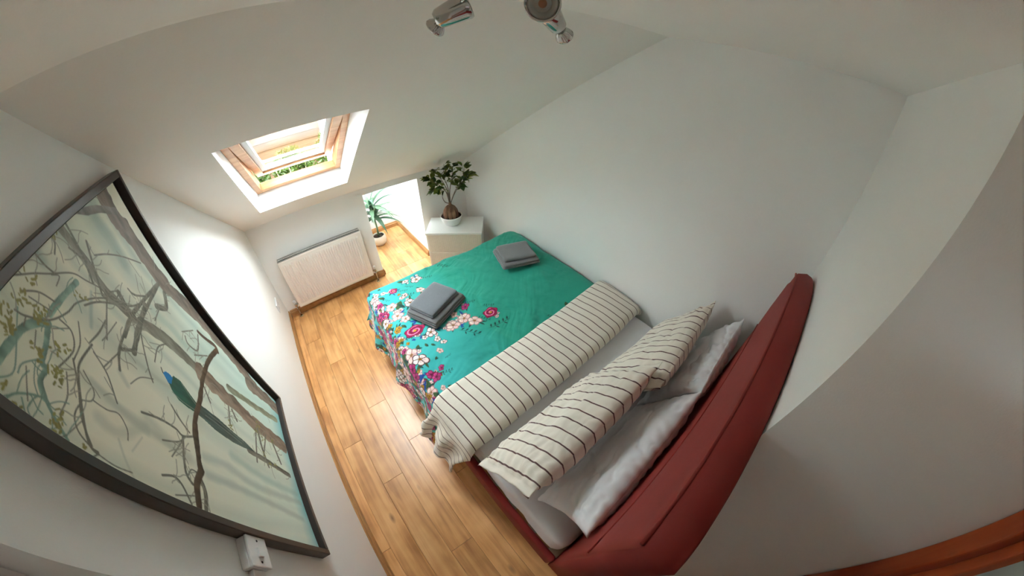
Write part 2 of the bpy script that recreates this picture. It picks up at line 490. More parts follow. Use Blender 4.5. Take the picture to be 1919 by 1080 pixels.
# alcove beyond the knee wall
AH = 1.55
bm = bmesh.new()
add_box(bm, (XA0 - 0.1, L + 0.12, 0), (XA0, YA + 0.1, AH))
tag(struct('wall_alcove_left', bm, M['reveal']), 'white cheek wall of the alcove')
bm = bmesh.new()
add_box(bm, (XA1, L + 0.12, 0), (XA1 + 0.1, YA + 0.1, AH))
tag(struct('wall_alcove_right', bm, M['reveal']), 'bright white side wall of the alcove')
bm = bmesh.new()
add_box(bm, (XA0, YA, 0), (XA1, YA + 0.1, AH))
tag(struct('wall_alcove_back', bm, M['reveal']), 'white end wall of the alcove')
bm = bmesh.new()
add_box(bm, (XA0 - 0.1, L + 0.06, HK), (XA1 + 0.1, L + 0.12, AH))
tag(struct('wall_alcove_front', bm, M['reveal']), 'wall above the alcove opening')
# roof light over the alcove (out of sight from the room, it lights the alcove floor)
rl = tag(empty('window_2', ((XA0 + XA1) / 2, (L + YA) / 2, AH)), 'roof light over the alcove', kind='structure')
hx, y0, y1 = (XA1 - XA0) / 2 + 0.1, L + 0.06 - (L + YA) / 2, YA + 0.1 - (L + YA) / 2
box('frame_rail', (-hx, y0, 0), (hx, y0 + 0.11, 0.06), M['gloss_white'], rl)
box('frame_rail', (-hx, y1 - 0.15, 0), (hx, y1, 0.06), M['gloss_white'], rl)
box('frame_stile', (-hx, y0 + 0.11, 0), (-hx + 0.14, y1 - 0.15, 0.06), M['gloss_white'], rl)
box('frame_stile', (hx - 0.14, y0 + 0.11, 0), (hx, y1 - 0.15, 0.06), M['gloss_white'], rl)
box('pane', (-hx + 0.13, y0 + 0.10, 0.025), (hx - 0.13, y1 - 0.14, 0.035), M['glass'], rl)

# floor: screed with laminate planks laid along the room
bm = bmesh.new()
add_box(bm, (XREC - 0.1, YBACK - 0.1, -0.08), (W + 0.1, L + 0.12, -0.0085))
add_box(bm, (XA0 - 0.1, L + 0.12, -0.08), (XA1 + 0.1, YA + 0.1, -0.0085))
floor = tag(struct('floor', bm, M['screed']), 'honey-coloured laminate plank floor')
PW, PL = 0.148, 1.19
plank_cache = {}
def plank(x0, x1, y0, y1):
    key = (round(x1 - x0, 4), round(y1 - y0, 4))
    if key not in plank_cache:
        b = bmesh.new(); add_box(b, (-(x1 - x0) / 2 + 0.0006, -(y1 - y0) / 2 + 0.0006, -0.0085), ((x1 - x0) / 2 - 0.0006, (y1 - y0) / 2 - 0.0006, 0), 0.0012, 1)
        plank_cache[key] = bm_mesh('plank', b); plank_cache[key].materials.append(M['plank'])
    obj('plank', plank_cache[key], None, floor, ((x0 + x1) / 2, (y0 + y1) / 2, 0))
c = 0
x = XREC
while x < W - 0.01:
    x1 = min(x + PW, W)
    ylo = YBACK if x < XC else 0.0
    yhi = L
    off = [0.0, 0.43, 0.81, 0.22, 0.63, 1.02][c % 6]
    y = YBACK - off
    xa, xb = max(x, XREC), x1
    while y < yhi:
        a, b_ = max(y, ylo), min(y + PL, yhi)
        if b_ - a > 0.02: 
            xs = xa if a < YLEFT - 0.3 or xa >= 0 else xa
            plank(xs, xb, a, b_)
        y += PL
    x += PW; c += 1
for i in range(4):
    xa = XA0 + i * PW; xb = min(xa + PW, XA1)
    ym = L + [0.55, 0.9, 0.3, 0.7][i]
    plank(xa, xb, L, ym); plank(xa, xb, ym, YA)

# skirting boards with a small upper moulding
def skirting(name, p0, p1, n, label):
    p0, p1, n = Vector(p0), Vector(p1), Vector(n)
    prof = [(0, 0), (0.018, 0), (0.018, 0.048), (0.011, 0.056), (0.011, 0.066), (0.005, 0.074), (0, 0.074)]
    b = bmesh.new()
    slab(b, [p0 + n * a + Vector((0, 0, h)) for a, h in prof], p1 - p0)
    return tag(struct(name, b, M['skirt']), label)
skirting('baseboard_left', (0, YLEFT, 0), (0, L, 0), (1, 0, 0), 'oak skirting board under the picture wall')
skirting('baseboard_far', (0.018, L, 0), (XA0, L, 0), (0, -1, 0), 'oak skirting board under the radiator')
skirting('baseboard_far_corner', (XA1, L, 0), (W, L, 0), (0, -1, 0), 'oak skirting board behind the bedside cabinet')
skirting('baseboard_right', (W, 0.0, 0), (W, L - 0.018, 0), (-1, 0, 0), 'oak skirting board along the bed wall')
skirting('baseboard_alcove_right', (XA1, L + 0.002, 0), (XA1, YA, 0), (-1, 0, 0), 'oak skirting board in the alcove, side wall')
skirting('baseboard_alcove_back', (XA0, YA, 0), (XA1 - 0.018, YA, 0), (0, -1, 0), 'oak skirting board at the end of the alcove')
skirting('baseboard_alcove_left', (XA0, L + 0.002, 0), (XA0, YA - 0.018, 0), (1, 0, 0), 'oak skirting board on the hidden alcove cheek')

# ------------------------------------------------------------------ roof window (centre-pivot, tilted open)
wc = (FR[0] + FR[1] + FR[2] + FR[3]) / 4
win = tag(empty('window_1', wc), 'pine roof window, tilted open, in the sloping ceiling', kind='structure')
win.rotation_euler = (-ANG, 0, 0)              # local x right, local y down the roof, local z outwards
hw, hl = (FX1 - FX0) / 2, (FY1 - FY0) / 2 / math.cos(ANG)
fw = 0.042
def wbox(name, lo, hi, m, par, bev=0.003):
    return box(name, lo, hi, m, par, bev)
wbox('frame_stile', (-hw, -hl, -0.005), (-hw + fw, hl, 0.085), M['pine'], win)
wbox('frame_stile', (hw - fw, -hl, -0.005), (hw, hl, 0.085), M['pine'], win)
wbox('frame_rail', (-hw + fw, hl - 0.075, -0.005), (hw - fw, hl, 0.03), M['pine'], win)
wbox('frame_rail', (-hw + fw, hl - 0.046, 0.03), (hw - fw, hl, 0.062), M['pine'], win)
wbox('frame_rail', (-hw + fw, -hl, -0.005), (hw - fw, -hl + 0.06, 0.085), M['pine'], win)
sash = empty('sash'); sash.parent = win; sash.location = (0, 0, 0.05)
sash.rotation_euler = (math.radians(7.5), 0, 0)  # lower edge swung outwards
sw, sl, sb = hw - fw - 0.004, hl - 0.05, 0.052
wbox('sash_stile', (-sw, -sl, -0.025), (-sw + sb, sl, 0.03), M['pine'], sash)
wbox('sash_stile', (sw - sb, -sl, -0.025), (sw, sl, 0.03), M['pine'], sash)
wbox('sash_rail', (-sw + sb, sl - 0.075, -0.025), (sw - sb, sl, 0.03), M['pine'], sash)
wbox('sash_rail', (-sw + sb, -sl, -0.025), (sw - sb, -sl + 0.075, 0.03), M['pine'], sash)
g0, g1 = sw - sb, sl - 0.075
for nm, lo, hi in [('glazing_bead', (-g0, -g1, -0.012), (-g0 + 0.034, g1, 0.02)), ('glazing_bead', (g0 - 0.034, -g1, -0.012), (g0, g1, 0.02)),
                   ('glazing_bead', (-g0 + 0.034, g1 - 0.034, -0.012), (g0 - 0.034, g1, 0.02)), ('glazing_bead', (-g0 + 0.034, -g1, -0.012), (g0 - 0.034, -g1 + 0.034, 0.02))]:
    wbox(nm, lo, hi, M['gasket'], sash, 0.002)
wbox('pane', (-g0 + 0.03, -g1 + 0.03, 0.004), (g0 - 0.03, g1 - 0.03, 0.010), M['glass'], sash, 0)
wbox('outer_cover', (-hw - 0.02, hl, 0.035), (hw + 0.02, hl + 0.05, 0.058), M['lead'], win, 0.003)


# ------------------------------------------------------------------ glazed wooden door and frame behind the headboard corner
dr = tag(empty('door_1', ((DX0 + XC) / 2, YBACK, 0)), 'red-brown wooden door with small obscured glass panes', kind='structure')
dx = (XC - DX0) / 2
box('door_frame', (dx - 0.048, -0.1, 0), (dx - 0.002, 0.012, DZ - 0.002), M['door_wood'], dr, 0.004)
box('door_frame', (-dx + 0.002, -0.1, 0), (-dx + 0.048, 0.012, DZ - 0.002), M['door_wood'], dr, 0.004)
box('door_frame', (-dx + 0.048, -0.1, DZ - 0.05), (dx - 0.048, 0.012, DZ - 0.002), M['door_wood'], dr, 0.004)
box('stile', (dx - 0.076, -0.05, 0.006), (dx - 0.050, -0.004, DZ - 0.055), M['door_wood'], dr, 0.004)
box('stile', (-dx + 0.050, -0.05, 0.006), (-dx + 0.076, -0.004, DZ - 0.055), M['door_wood'], dr, 0.004)
zs = [0.10, 0.46, 0.82, 1.18, 1.54, 1.93]
for z in zs:
    box('glazing_bar', (-dx + 0.076, -0.045, z - 0.018), (dx - 0.076, -0.006, z + 0.018), M['door_wood'], dr, 0.003)
for z in zs[:-1]:
    z2 = zs[zs.index(z) + 1]
    box('glazing_bar', (-0.018, -0.045, z + 0.018), (0.018, -0.006, z2 - 0.018), M['door_wood'], dr, 0.003)
    for xa, xb in ((-dx + 0.076, -0.018), (0.018, dx - 0.076)):
        box('pane', (xa, -0.03, z + 0.018), (xb, -0.024, z2 - 0.018), M['obscure'], dr)
box('bottom_panel', (-dx + 0.076, -0.045, 0.006), (dx - 0.076, -0.006, 0.082), M['door_wood'], dr, 0.003)
# white cupboard door in the recess past the picture wall
d2 = tag(empty('door_2', (XREC, 0, 0)), 'white flush door in the set-back wall', kind='structure')
box('door_frame', (0.0, YLEFT - 0.062, 0), (0.012, YLEFT - 0.012, 2.06), M['gloss_white'], d2, 0.003)
box('door_frame', (0.0, -0.36, 0), (0.012, -0.30, 2.06), M['gloss_white'], d2, 0.003)
box('door_frame', (0.0, -0.30, 2.0), (0.012, YLEFT - 0.062, 2.06), M['gloss_white'], d2, 0.003)
box('door_leaf', (0.0, -0.296, 0.006), (0.006, YLEFT - 0.068, 1.996), M['gloss_white'], d2, 0.001)

# ------------------------------------------------------------------ measured strokes of the print and flowers of the duvet (millimetres)
PAINT_STROKES=[
 ('m1',1,0.0218,[(800,1805),(794,1717),(790,1622),(784,1539)]),
 ('m2',1,0.0391,[(1170,1683),(1185,1584),(1185,1517),(1208,1412)]),
 ('m1',1,0.016,[(946,1705),(955,1600),(974,1524)]),
 ('m1',1,0.0153,[(880,1724),(862,1694)]),
 ('m3',1,0.0302,[(816,1416),(834,1317),(818,1175),(844,874)]),
 ('m3',1,0.0263,[(762,1408),(777,1257),(772,1032),(765,895)]),
 ('m2',1,0.0331,[(885,1282),(872,1097),(881,880)]),
 ('m4',1,0.0455,[(1044,2009),(1056,1958)]),
 ('m4',1,0.0492,[(1218,1968),(1225,1896),(1209,1827)]),
 ('m4',1,0.0314,[(943,2032),(940,1990)]),
 ('m4',1,0.0554,[(1253,2039),(1244,2001)]),
 ('m1',1,0.0267,[(737,1747),(734,1694),(790,1625)]),
 ('m4',1,0.0124,[(1004,1866),(921,1828)]),
 ('m1',1,0.0381,[(816,1623),(795,1555),(783,1483)]),
 ('m1',1,0.007,[(720,1692),(685,1670),(650,1641)]),
 ('m1',1,0.0052,[(759,1632),(712,1655)]),
 ('m1',1,0.0192,[(803,1782),(793,1715),(783,1664),(780,1618)]),
 ('teal',0,0.016,[(697,1951),(742,1948),(787,1943),(822,1925),(835,1911)]),
 ('teal',0,0.0116,[(835,1911),(795,1895),(756,1887),(751,1875),(723,1876),(700,1858)]),
 ('teal',0,0.0063,[(700,1858),(679,1830),(655,1795)]),
 ('teal',0,0.0029,[(706,1915),(727,1915),(758,1893)]),
 ('teal',0,0.0042,[(647,1917),(670,1906),(689,1881),(699,1859)]),
 ('teal',0,0.0027,[(673,1893),(650,1876)]),
 ('teal',0,0.0022,[(689,1874),(664,1878),(650,1862)]),
 ('teal',0,0.0157,[(856,1917),(911,1915),(985,1906)]),
 ('teal',0,0.0028,[(674,1939),(699,1922),(737,1934),(808,1971)]),
 ('brown',0,0.0749,[(1331,2029),(1311,1946),(1331,1862),(1335,1748),(1343,1658)]),
 ('brown',0,0.0626,[(1352,1622),(1387,1489),(1402,1324),(1392,1167),(1366,1040)]),
 ('brown',0,0.0728,[(1336,1095),(1363,945),(1362,851)]),
 ('grey',0,0.0242,[(1333,1942),(1256,1977),(1194,1997),(1128,2027),(1030,2028),(971,2032)]),
 ('stone',0,0.0263,[(1058,2007),(1064,1915),(1053,1861),(1061,1791),(1069,1729)]),
 ('stone',0,0.0213,[(1036,1829),(1063,1779),(1069,1736)]),
 ('stone',0,0.0406,[(1082,1700),(1128,1573),(1133,1427)]),
 ('rust',0,0.0705,[(1133,1427),(1130,1328),(1131,1221),(1117,1095)]),
 ('rust',0,0.0752,[(1128,1087),(1124,987),(1128,875)]),
 ('olive',0,0.0308,[(1190,1260),(1224,1090),(1269,882)]),
 ('dark',0,0.0126,[(1303,1691),(1140,1726),(1063,1740),(987,1739)]),
 ('dark',0,0.0141,[(1303,1691),(1138,1703),(1046,1709),(1002,1702)]),
 ('dark',0,0.0177,[(1159,1710),(1055,1705),(968,1699)]),
 ('dark',0,0.0082,[(1062,1740),(981,1743),(927,1740),(884,1725)]),
 ('dark',0,0.0035,[(927,1740),(855,1766)]),
 ('dark',0,0.0087,[(942,1737),(977,1696)]),
 ('dark',0,0.0176,[(1053,1831),(1056,1782),(1062,1740)]),
 ('dark',0,0.0162,[(1092,1803),(1071,1743)]),
 ('dark',0,0.0193,[(1297,1654),(1245,1631),(1204,1669)]),
 ('dark',0,0.0044,[(1213,1656),(1143,1660)]),
 ('dark',0,0.0039,[(830,2027),(858,2007),(898,1985),(933,1962),(993,1926),(1017,1890),(1042,1850),(1041,1825)]),
 ('dark',0,0.0041,[(799,1972),(808,1951),(845,1911),(896,1889),(939,1882),(993,1855),(1037,1824)]),
 ('dark',0,0.0027,[(808,1951),(788,1945)]),
 ('dark',0,0.0047,[(1037,1824),(930,1781)]),
 ('dark',0,0.005,[(936,2007),(938,1979),(946,1955)]),
 ('dark',0,0.0077,[(1084,2008),(1078,1973),(1065,1928),(1033,1875)]),
 ('dark',0,0.0076,[(1115,1946),(1088,1910),(1056,1869),(1030,1838)]),
 ('dark',0,0.0044,[(1108,1909),(1161,1883),(1222,1841),(1288,1781)]),
 ('dark',0,0.0051,[(954,1864),(1007,1834),(1097,1752),(1165,1719)]),
 ('dark',0,0.0059,[(1140,1782),(1146,1756),(1189,1720)]),
 ('dark',0,0.0025,[(847,2027),(863,2019),(870,2002)]),
 ('dark',0,0.0044,[(1012,2020),(1011,1998),(985,1980)]),
 ('dark',0,0.0058,[(1041,1966),(1064,1915)]),
 ('dark',0,0.0034,[(974,1803),(930,1806),(888,1815)]),
 ('dark',0,0.0027,[(935,1958),(952,1944),(925,1937)]),
 ('dark',0,0.0039,[(841,1983),(874,1957),(890,1922)]),
 ('dark',0,0.003,[(846,1966),(865,1917)]),
 ('dark',0,0.0036,[(1060,1827),(1094,1804),(1059,1802),(1047,1822)]),
 ('dark',0,0.0034,[(971,1802),(925,1805),(880,1817)]),
 ('dark',0,0.0028,[(1001,1774),(949,1783),(915,1791)]),
 ('dark',0,0.0052,[(1056,1699),(1019,1679),(962,1644),(932,1621)]),
 ('dark',0,0.0028,[(873,1687),(913,1663),(942,1622)]),
 ('dark',0,0.0043,[(1001,1627),(1060,1626),(1102,1599)]),
 ('dark',0,0.0064,[(1221,1522),(1201,1502),(1220,1450),(1299,1457)]),
 ('dark',0,0.0047,[(1182,1465),(1245,1394)]),
 ('dark',0,0.0042,[(1225,1540),(1291,1486)]),
 ('dark',0,0.0063,[(822,1642),(840,1586),(846,1530),(839,1500),(862,1456)]),
 ('dark',0,0.0043,[(787,1571),(812,1517),(838,1494)]),
 ('dark',0,0.0038,[(838,1494),(796,1517),(758,1539)]),
 ('dark',0,0.0069,[(829,1500),(769,1498)]),
 ('dark',0,0.0058,[(909,1548),(888,1519),(864,1475)]),
 ('dark',0,0.0084,[(1083,1408),(1039,1376)]),
 ('dark',0,0.0077,[(835,1501),(791,1498),(736,1492),(713,1470)]),
 ('dark',0,0.0059,[(696,1569),(708,1532),(695,1506),(658,1480)]),
 ('dark',0,0.0034,[(663,1530),(683,1468)]),
 ('dark',0,0.0127,[(739,1440),(707,1426),(655,1431)]),
 ('dark',0,0.0038,[(727,1487),(752,1473),(754,1451)]),
 ('dark',0,0.0078,[(1094,1270),(1011,1270)]),
 ('dark',0,0.0103,[(1092,1250),(1058,1224)]),
 ('dark',0,0.0126,[(1107,1080),(1015,1071),(941,1050)]),
 ('dark',0,0.0137,[(1111,978),(1002,940)]),
 ('dark',0,0.0073,[(1107,1018),(985,1069)]),
 ('dark',0,0.0079,[(1099,1094),(928,1130)]),
 ('dark',0,0.0232,[(957,1173),(964,1064),(965,891)]),
 ('dark',0,0.0055,[(882,1810),(820,1820),(790,1813),(747,1793),(677,1757),(664,1732)]),
 ('dark',0,0.0044,[(814,1836),(767,1805),(713,1781),(672,1748)]),
 ('dark',0,0.0028,[(809,1807),(785,1772),(761,1770),(747,1791)]),
 ('dark',0,0.0029,[(764,1766),(766,1732),(776,1702),(755,1675),(731,1669)]),
 ('dark',0,0.004,[(869,1800),(847,1753),(798,1711)]),
 ('dark',0,0.0034,[(745,1790),(710,1796),(684,1781),(669,1748),(667,1732),(650,1744)]),
 ('dark',0,0.0022,[(707,1779),(660,1803),(651,1821)]),
 ('dark',0,0.0028,[(777,1838),(734,1820),(691,1823)]),
 ('dark',0,0.0038,[(866,1895),(866,1862),(831,1842),(772,1856)]),
 ('dark',0,0.0022,[(727,1908),(675,1882)]),
 ('dark',0,0.0034,[(902,1859),(859,1835),(811,1834)]),
 ('dark',0,0.0023,[(835,1898),(866,1871)]),
 ('dark',0,0.0027,[(664,1732),(660,1692),(665,1651)]),
 ('dark',0,0.0024,[(801,1923),(770,1910)]),
]
PAINT_FRONT=[
 ('bark',0,0.0204,[(1333,1335),(1233,1384),(1122,1413),(1014,1428),(941,1447),(882,1452),(807,1440)]),
 ('bark',0,0.0167,[(1315,1459),(1322,1419),(1345,1351),(1329,1329)]),
 ('bark',0,0.0198,[(910,1449),(819,1443),(761,1435)]),
 ('bark',0,0.0207,[(766,1434),(724,1454),(687,1456),(653,1455)]),
]
PEACOCK={'neck':[(990,1593),(1005,1582),(1007,1565),(1004,1553),(979,1554),(974,1568),(984,1582)],'body':[(974,1566),(1013,1552),(1019,1521),(1005,1484),(988,1443),(949,1454),(945,1489),(946,1522),(960,1550)],'tail':[(947,1489),(994,1440),(997,1394),(999,1337),(990,1252),(986,1193),(971,1133),(955,1195),(943,1269),(942,1358),(949,1411),(949,1461)],'crest':[(991,1592),(1002,1601)],'wing':[[(955,1549),(952,1503),(957,1454)],[(1013,1514),(991,1469),(978,1440)],[(970,1402),(972,1323),(966,1211)],[(986,1386),(985,1296),(979,1199)]]}
PAINT_LEAVES=[(768,1963),(758,1960),(755,1857),(748,1851),(758,1863),(681,1827),(680,1819),(660,1824),(834,1928),(828,1920),(813,1861),(770,1907),(767,1901),(675,1933),(759,1843),(804,1878),(653,1770),(651,1891),(778,1991),(783,1983),(1019,1269),(1007,1266),(1116,1077),(1093,1090),(1131,1068),(991,1055),(958,1043),(1098,969),(964,994),(1071,1054),(827,1986),(831,1976),(840,1933),(762,1961),(962,1883),(882,1988),(1026,2014)]
FLOWERS=[('rose',945,2108,10,1),('rose',906,1631,14,1.6),('rose',1402,1455,12,1.4),('mag',800,2021,8,1),('mag',736,1718,11,0.6),('mag',754,1638,11,0.6),('yel',818,1716,10,1),('yel',794,1618,6,1),('yel',757,1610,8,1),('wht',1149,2125,13,1),('pnk',1121,1984,9,1),('pnk',862,1951,12,1),('wht',1000,1904,13,1),('pnk',864,1837,13,1),('wht',765,1847,11,1),('pnk',900,1778,10,1),('wht',813,2146,8,1),('lef',919,1931,13,1),('wht',990,1548,12,1),('wht',994,1470,7,1),('wht',1014,1427,6,1),('pnk',1114,1504,11,1),('pnk',1134,1508,13,1),('pnk',1223,1519,13,1),('pnk',1268,1452,13,1),('mag',1288,1604,9,1),('pnk',1188,1588,8,1),('blu',1179,1466,7,1),('spr',1392,1340,18,1),('spr',1189,1390,16,1),('spr',1331,1436,10,1),('spr',1427,1514,9,1),('spr',1338,1618,9,1),('pnk',794,1468,15,1),('wht',825,1394,15,1),('mag',747,1386,11,1.0),('mag',738,1330,10,1),('pnk',634,1459,15,1),('blu',772,1298,12,1),('blu',763,1230,9,1),('yel',716,1241,11,1),('yel',736,1170,9,1),('mag',832,1270,9,1),('mag',848,1235,10,1),('mag',905,1275,6,1),('spr',911,1228,10,1),('wht',701,1238,12,1),('lef',738,1482,14,1),('yel',715,1585,10,1),('spr',844,1600,10,1),('lef',716,1408,12,1),('spr',1004,2062,9,1),('spr',1016,1988,12,1),('spr',1066,2080,8,1),('spr',1234,2086,9,1),('spr',853,2053,9,1),('blu',928,1705,10,1),('spr',844,1600,9,1),('mag',1363,2242,8,1),('spr',1399,2165,14,1),('spr',1435,2217,10,1),('lef',1041,2182,9,1),('wht',1070,2159,8,1),('spr',1269,2222,8,1),('blu',747,2003,9,1),('mag',768,1941,8,1),('yel',707,1912,7,1),('pnk',2261,1382,9,1.0),('wht',2264,1326,7,1.0),('lef',1875,1185,8,1.0),('spr',1713,1167,9,1.0)]

# ------------------------------------------------------------------ bed: red upholstered frame
BX0, BX1 = 0.765, 2.165
bed = tag(empty('bed', ((BX0 + BX1) / 2, 1.15, 0)), 'double bed frame upholstered in red with a tall headboard', 'bed')
bc = Vector(bed.location)
def hb_top(x):                                  # headboard top edge, dropping to the wall end
    t = (x - BX0) / (BX1 - BX0)
    return 1.525 - 0.055 * max(0.0, (t - 0.72) / 0.28) ** 2
nx = 40
prof = [(0.100, 0.02), (0.104, 0.30), (0.106, 0.60), (0.107, 0.90), (0.105, 1.06), (0.099, 1.095), (0.104, 1.13), (0.103, 1.25), (0.096, 1.38), (0.089, -0.075), (0.085, -0.026), (0.079, -0.016), (0.040, 0.004), (0.010, 0.0), (0.003, -0.01), (0.003, 0.6), (0.003, 0.02)]
V = []
for i in range(nx + 1):
    x = BX0 + (BX1 - BX0) * i / nx
    e = min(1.0, min(i, nx - i) / 1.5)
    for k, (y, z) in enumerate(prof):
        zz = hb_top(x) + z if 9 <= k <= 14 else z
        yy = 0.05 + (y - 0.05) * (0.9 + 0.1 * e)
        V.append((x - bc.x, yy - bc.y, zz))
n = len(prof)
F = [(i * n + k, i * n + (k + 1) % n, (i + 1) * n + (k + 1) % n, (i + 1) * n + k) for i in range(nx) for k in range(n)]
F += [tuple(range(n))[::-1], tuple(nx * n + k for k in range(n))]
bmh = bmesh.new(); mm_ = mesh('headboard', V, F); bmh.from_mesh(mm_)
hb = obj('headboard', bm_mesh('headboard', bmh, True), M['red'], bed)
# stitched seams: one across the front, a piped one along the front top edge
b = bmesh.new(); add_tube(b, [(BX0 + 0.004 - bc.x, 0.1015 - bc.y, 1.095), (BX1 - 0.004 - bc.x, 0.1015 - bc.y, 1.095)], 0.0032, 6)
obj('seam', bm_mesh('seam', b, True), M['red'], hb)
b = bmesh.new()
add_tube(b, [(BX0 + 0.003 + (BX1 - BX0 - 0.006) * i / 24 - bc.x, 0.0845 - bc.y, hb_top(BX0 + (BX1 - BX0) * i / 24) - 0.022) for i in range(25)], 0.0048, 8)
obj('piping', bm_mesh('piping', b, True), M['red'], hb)
box('side_rail', (0.752 - bc.x, 0.106 - bc.y, 0.09), (0.790 - bc.x, 2.20 - bc.y, 0.335), M['red'], bed, 0.014, 3, True)
box('side_rail', (2.215 - bc.x, 0.106 - bc.y, 0.09), (2.250 - bc.x, 2.20 - bc.y, 0.335), M['red'], bed, 0.014, 3, True)
box('foot_rail', (0.752 - bc.x, 2.20 - bc.y, 0.09), (2.250 - bc.x, 2.235 - bc.y, 0.335), M['red'], bed, 0.014, 3, True)
for x in (0.775, 2.215):
    for y in (0.135, 2.17):
        b = bmesh.new(); add_lathe(b, [(0.0, 0.0), (0.018, 0.0), (0.024, 0.10), (0.0, 0.10)], 12, Matrix.Translation((x - bc.x + (0.012 if x < 1 else -0.012), y - bc.y, 0)))
        obj('leg', bm_mesh('leg', b, True), M['black'], bed)
slm = None
for i in range(13):
    y = 0.135 + i * 0.165
    if slm is None:
        b = bmesh.new(); add_box(b, (-0.71, -0.032, 0), (0.71, 0.032, 0.014), 0.003, 1); slm = bm_mesh('slat', b); slm.materials.append(M['slat'])
    obj('slat', slm, None, bed, (1.502 - bc.x, y - bc.y, 0.262))

# ------------------------------------------------------------------ mattress in a white fitted sheet
def superbox(lo, hi, r, nu, nv, bulge=0.0, seed=3, wr=0.003):
    """rounded cushion-like box as a dense closed mesh"""
    b = bmesh.new()
    bmesh.ops.create_cube(b, size=2.0)
    bmesh.ops.subdivide_edges(b, edges=b.edges[:], cuts=nu, use_grid_fill=True)
    lo, hi = np.array(lo), np.array(hi); c_ = (lo + hi) / 2; h = (hi - lo) / 2
    for v in b.verts:
        p = np.array(v.co) * h
        q = np.clip(p, -(h - r), h - r); d = p - q; ln = np.linalg.norm(d)
        if ln > 1e-9: p = q + d / ln * r
        v.co = Vector(c_ + p)
    return b
b = superbox((0.800, 0.118, 0.277), (2.268, 2.16, 0.552), 0.06, 46, 46)
me = bm_mesh('mattress', b, True)
co = np.empty(len(me.vertices) * 3, np.float32); me.vertices.foreach_get('co', co); co = co.reshape(-1, 3)
top = co[:, 2] > 0.5
co[top, 2] += (0.006 * fbm(co[top, 0] * 5, co[top, 1] * 9, 5)).astype(np.float32)
co[:, 0] += np.where(co[:, 0] < 0.81, 0.006 * fbm(co[:, 1] * 14, co[:, 2] * 6, 6), 0)
me.vertices.foreach_set('co', co.ravel()); me.update()
mat_o = rebase(obj('mattress', me, M['sheet']))
tag(mat_o, 'mattress in a white fitted sheet, bare between duvet and pillows', 'mattress')

# ------------------------------------------------------------------ duvet: teal floral cover, folded back to its striped side
def drape(S, Tt, z0, xb, yb, r, flare):
    """S,Tt: flat cloth coordinates; hangs over the left edge xb and over the foot edge yb"""
    a = np.maximum(0, xb - S); b_ = np.maximum(0, Tt - yb)
    d = np.hypot(a, b_)
    dn = np.where(d < 1e-9, 1, d)
    ux, uy = -a / dn, b_ / dn
    ph = np.minimum(d / r, math.pi / 2)
    over = np.maximum(0, d - r * math.pi / 2)
    h = r * np.sin(ph) + over * flare
    v = r * (1 - np.cos(ph)) + over * np.sqrt(np.maximum(0.05, 1 - flare ** 2))
    X = np.maximum(S, xb) + ux * h
    Y = np.minimum(Tt, yb) + uy * h
    return X, Y, z0 - v, d

XB, YFOOT = 0.815, 2.20
ns, nt_ = 590, 470
s = np.linspace(0.385, 2.272, ns); t = np.linspace(0.99, 2.62, nt_)
S, TT = np.meshgrid(s, t, indexing='ij')
r_w = np.clip((S - 2.10) / 0.17, 0, 1)
puff = 0.030 * np.sin(np.clip((TT - 1.0) / 1.25, 0, 1) * math.pi) * np.sin(np.clip((S - 0.8) / 1.45, 0, 1) * math.pi) ** 0.5
def ridge(u, k):                               # narrow creases
    return (1 - np.abs(u)) ** k
wr1 = fbm(S * 3.1 + 0.4 * TT, TT * 4.3, 21, 3)
cre = fbm((0.80 * S - 0.60 * TT) * 15.0 + 0.8 * wr1, (0.60 * S + 0.80 * TT) * 2.6, 31, 3)
cre2 = fbm((0.95 * S + 0.30 * TT) * 11.0, (-0.30 * S + 0.95 * TT) * 4.0 + wr1, 37, 3)
msk = np.clip(0.45 + 0.8 * fbm(S * 2.0, TT * 2.0, 41, 2), 0, 1)
Z0 = 0.588 + puff + 0.007 * wr1 + (0.0080 * cre + 0.0052 * cre2) * msk + 0.028 * np.clip((S - 1.75) / 0.45, 0, 1) - 0.060 * r_w ** 3
X, Y, Z, D = drape(S, TT, Z0, XB, YFOOT, 0.075, 0.22)
wave = np.clip((D - 0.10) / 0.3, 0, 1)
X = X - wave * (0.022 * np.sin(TT * 13.0 + 0.6) + 0.014 * np.sin(TT * 29.0) + 0.018 * fbm(TT * 5, S * 2, 51, 2)) * (S < XB)
Y = Y + wave * (0.020 * np.sin(S * 17.0)) * (TT > YFOOT)
hem = 0.405 + 0.03 * np.sin(TT * 7 + 1.0) + 0.02 * np.sin(S * 9)
keepv = D < hem
keep = keepv[:-1, :-1] & keepv[1:, 1:] & keepv[1:, :-1] & keepv[:-1, 1:]
# --- printed pattern
TEAL = np.array(srgb(38, 150, 128)); AQUA = np.array(srgb(62, 178, 178))
u = np.clip((1.35 - S) / 0.55 + 0.15 * fbm(S * 4, TT * 4, 61, 2), 0, 1)[..., None]
CC = TEAL * (1 - u) + AQUA * u
def paint(mask, colr):
    global CC
    mk = np.clip(mask, 0, 1)[..., None]
    CC = CC * (1 - mk) + np.array(colr) * mk
C_ = {k: np.array(srgb(*v)) for k, v in dict(white=(240, 236, 228), cream=(236, 214, 200), blush=(226, 170, 172), brown=(84, 44, 50), dgreen=(22, 62, 56), green=(58, 84, 48),
      crim=(176, 24, 82), mag=(196, 60, 128), dark=(96, 14, 52), yel=(206, 156, 40), ochre=(150, 104, 24), navy=(24, 66, 140), pink=(232, 150, 186)).items()}
AA = 0.0035
def local(cx, cy, R):
    i0, i1 = np.searchsorted(s, [cx - R, cx + R]); j0, j1 = np.searchsorted(t, [cy - R, cy + R])
    return slice(i0, i1), slice(j0, j1)
